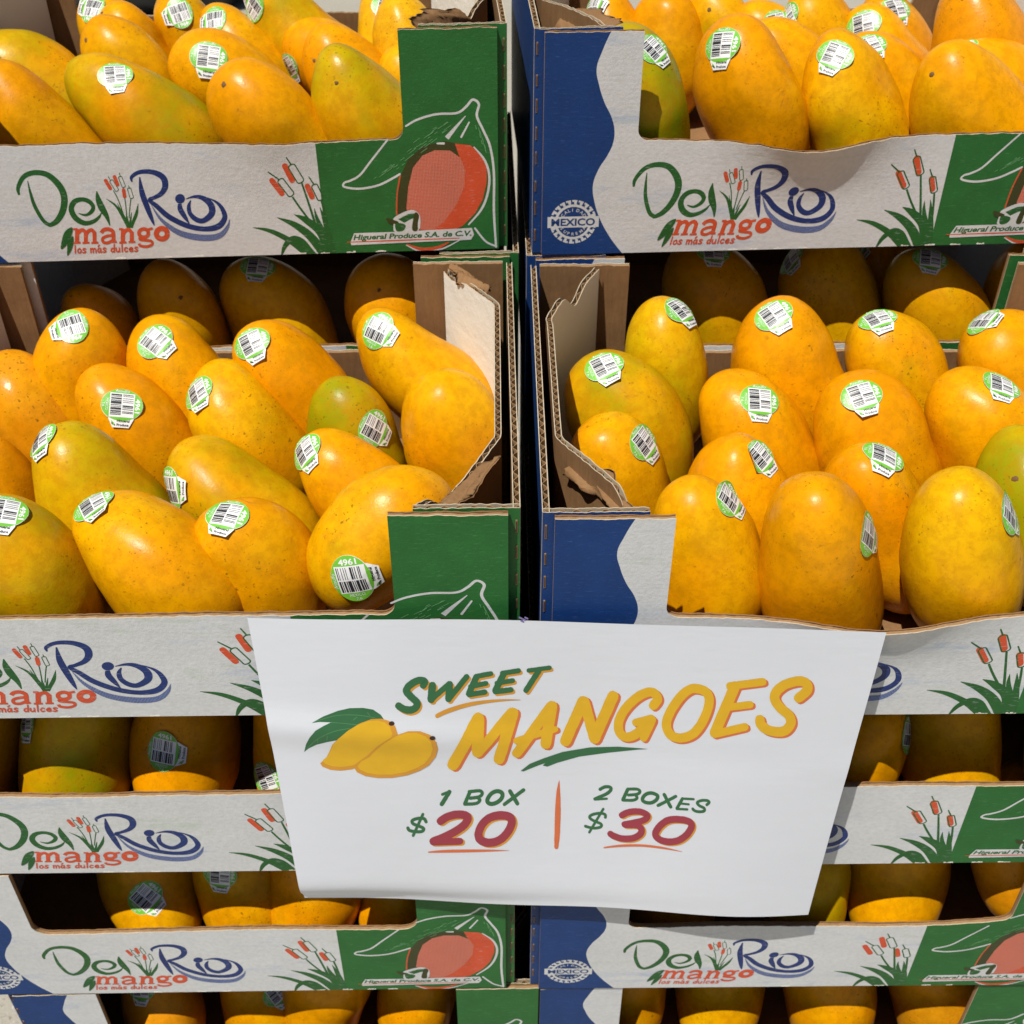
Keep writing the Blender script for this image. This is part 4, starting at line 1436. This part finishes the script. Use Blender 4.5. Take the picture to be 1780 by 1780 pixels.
for p, w, c in man2: m2.stroke([(x, y, w * .94) for x, y in p], 'pr_yellow', closed=c, rag=0.03)
def sgn(u, v, l): return sign_pt(u, v, max(l, .01))
lay('printed_title', title.items + m1.items + m2.items, sgn, sign)
pa = Art(pch(700, 1360, 6.3571))
gw = [([(525, 128), (440, 258)], 52), ([(448, 152), (525, 125)], 34), ([(752, 138), (695, 262)], 46), ([(745, 134), (860, 130), (888, 162), (850, 196), (755, 206)], 40), ([(840, 204), (860, 236), (815, 266), (695, 268)], 40),
      ([(1195, 148), (1275, 285)], 48), ([(1345, 140), (1132, 288)], 44)]
for p, w in gw: pa.stroke([(x, y, w * .92) for x, y in p], 'pr_green', rag=.05)
pa.stroke([(x, y, 46) for x, y in [(1060, 142), (1108, 168), (1102, 220), (1050, 264), (985, 278), (944, 252), (955, 205), (1000, 158)]], 'pr_green', closed=True)
for p, w in [([(264, 448), (240, 412), (170, 410), (112, 432), (122, 468), (190, 496), (236, 522), (218, 552), (150, 556), (82, 542), (62, 514)], 36), ([(230, 364), (120, 598)], 32)]:
    pa.stroke([(x, y, w) for x, y in p], 'pr_green')
two = [([(425, 442), (500, 398), (610, 376), (705, 392), (722, 440), (660, 512), (520, 592), (342, 664)], 92, False), ([(345, 672), (635, 668)], 78, False)]
zero = [(1075, 404), (1185, 426), (1208, 500), (1150, 606), (1060, 676), (950, 694), (862, 660), (842, 590), (880, 500), (960, 430)]
for p, w, c in two + [(zero, 94, True)]: pa.stroke([(x, y, w * .96) for x, y in p], 'pr_amber', closed=c, dx=20, dy=14)
pa.layer += 40
for p, w, c in two + [(zero, 94, True)]: pa.stroke([(x, y, w * .96) for x, y in p], 'pr_maroon', closed=c, rag=.03)
pa.stroke([(288, 782, 14), (500, 774, 32), (900, 778, 26), (1178, 786, 3)], 'pr_orange')
pa.stroke([(1740, 38, 4), (1730, 150, 38), (1722, 350, 62), (1712, 600, 62), (1700, 762, 46)], 'pr_orange', rag=.05)
pb = Art(pch(1000, 1360, 6.8462))
gb = [([(305, 132), (362, 100), (422, 100), (432, 132), (380, 182), (242, 250)], 42), ([(242, 256), (382, 240)], 30), ([(632, 114), (574, 240)], 44), ([(632, 112), (742, 106), (776, 132), (740, 166), (640, 182)], 38), ([(725, 178), (740, 212), (690, 240), (572, 246)], 38),
      ([(1062, 152), (1135, 292)], 44), ([(1196, 166), (988, 284)], 40), ([(1275, 190), (1210, 305)], 40), ([(1270, 188), (1406, 190)], 30), ([(1235, 246), (1348, 252)], 28), ([(1208, 312), (1330, 312)], 30),
      ([(1562, 250), (1590, 222), (1568, 202), (1500, 202), (1450, 228), (1472, 262), (1528, 290), (1528, 324), (1470, 334), (1418, 324), (1396, 304)], 36),
      ([(364, 462), (360, 428), (300, 416), (210, 436), (176, 470), (222, 506), (310, 542), (308, 576), (250, 594), (182, 590), (126, 576)], 36), ([(340, 364), (172, 646)], 32)]
for p, w in gb: pb.stroke([(x, y, w * .94) for x, y in p], 'pr_green', rag=.04)
pb.stroke([(x, y, 42) for x, y in [(920, 142), (982, 168), (970, 215), (915, 254), (850, 258), (806, 234), (816, 190), (860, 152)]], 'pr_green', closed=True)
three = [([(560, 425), (640, 384), (760, 368), (850, 396), (850, 440), (780, 482), (590, 532)], 78, False), ([(600, 536), (738, 534), (790, 580), (768, 640), (680, 690), (560, 700), (462, 676), (422, 654)], 80, False),
         ([(1230, 432), (1348, 452), (1378, 510), (1320, 608), (1220, 680), (1100, 702), (992, 678), (952, 620), (1000, 530), (1100, 452)], 84, True)]
for p, w, c in three: pb.stroke([(x, y, w * .96) for x, y in p], 'pr_amber', closed=c, dx=18, dy=12)
pb.layer += 40
for p, w, c in three: pb.stroke([(x, y, w * .96) for x, y in p], 'pr_maroon', closed=c, rag=.03)
pb.stroke([(345, 818, 16), (550, 786, 28), (800, 768, 28), (1050, 780, 24), (1268, 810, 3)], 'pr_orange')
lay('printed_prices', pa.items + pb.items, sgn, sign)
pm = Art(pch(520, 1150, 6.8462))
pm.poly([(165, 720), (300, 650), (480, 585), (620, 555), (780, 553), (900, 575), (990, 635), (1030, 690), (900, 730), (720, 760), (560, 740), (390, 712), (260, 708)], 'pr_green', fine=50)
pm.poly([(390, 715), (560, 722), (720, 745), (620, 810), (560, 880), (470, 918), (350, 945), (220, 985), (130, 1035), (70, 1083), (95, 980), (140, 890), (210, 805), (300, 755)], 'pr_green', fine=50)
pm.layer += 14
for p in ([(200, 705), (450, 640), (700, 634), (920, 668)], [(100, 1050), (230, 912), (420, 815), (620, 778)], [(660, 690), (710, 655)], [(830, 605), (862, 645)], [(236, 960), (238, 900)], [(345, 920), (355, 865)], [(400, 712), (560, 724), (720, 742)]):
    pm.stroke([(x, y, 7) for x, y in p], 'pr_leaf', cap=False)
mA = [(260, 1220), (330, 1160), (370, 1080), (410, 980), (480, 900), (600, 800), (740, 725), (880, 680), (1000, 678), (1090, 705), (1160, 760), (1190, 840), (1185, 880), (1000, 1000), (850, 1150), (690, 1270), (640, 1288), (500, 1305), (380, 1295), (290, 1260)]
mB = [(670, 1270), (720, 1210), (830, 1150), (920, 1050), (1030, 950), (1180, 860), (1320, 822), (1460, 828), (1580, 875), (1650, 960), (1668, 1050), (1640, 1150), (1560, 1250), (1450, 1310), (1300, 1360), (1120, 1388), (950, 1388), (800, 1365), (700, 1320)]
def inset(p, f, dx, dy):
    cx = sum(a for a, b in p) / len(p); cy = sum(b for a, b in p) / len(p)
    return [(cx + (a - cx) * f + dx, cy + (b - cy) * f + dy) for a, b in p]
for q, st_ in ((mA, (1120, 733)), (mB, (1605, 910))):
    pm.layer += 28
    pm.poly(q, 'pr_amber', fine=50)
    pm.layer += 28
    pm.poly(inset(q, 0.90, -14, -14), 'pr_yellow', fine=50)
    pm.layer += 28
    pm.ellipse(st_[0], st_[1], 34, 24, 'pr_dark')
lay('printed_mangoes', pm.items, sgn, sign)
mk = Art(pch(0, 0, 1.0))
for a, b in ((908, 1078), (914, 1081), (911, 1084), (918, 1078)):
    mk.stroke([(a, b, 3), (a + 4, b + 2, 3)], 'pr_violet')
lay('ink_mark', mk.items, sgn, sign)

# ------------------------------------------------------------------ rounded stand-in for an unidentified dark shape behind the boxes
def lump(px, py, rx, ry, rz, seed):
    d = pxray(px, py)
    C = CAM + d * ((GROUND_Z - CAM.z) / d.z)
    vs, fs = [], []
    ns, nr = 40, 22
    for i in range(nr + 1):
        th = math.pi * i / nr
        for j in range(ns):
            ph = 2 * math.pi * j / ns
            p = Vector((math.sin(th) * math.cos(ph), math.sin(th) * math.sin(ph), math.cos(th)))
            f = 1 + 0.14 * noise.noise(p * 2 + Vector((seed, 0, 0))) + 0.05 * noise.noise(p * 6)
            z = max(-0.55, p.z * f)
            vs.append((p.x * f * rx, p.y * f * ry, (z + 0.55) * rz))
    for i in range(nr):
        for j in range(ns):
            fs.append((i * ns + j, (i + 1) * ns + j, (i + 1) * ns + (j + 1) % ns, i * ns + (j + 1) % ns))
    o = mesh_obj('lump', vs, fs, ['dark_lump'], None, None, True)
    o.location = C
    return o
tag(lump(300, -20, 0.26, 0.30, 0.16, 2), 'unidentified black lump on the concrete behind the topmost boxes', 'lump')

for b_, s_, C_, a_, bb_, ax_, tx_, ty_ in LOG:
    print('%s %2d C=(%.3f %.3f %.3f) L=%.0f w=%.0f top=%.3f el=%.0f T=%d,%d' % (b_, s_, C_.x, C_.y, C_.z, a_ * 2000, bb_ * 2000, C_.z + a_ * ax_.z, math.degrees(math.asin(ax_.z)), tx_, ty_))
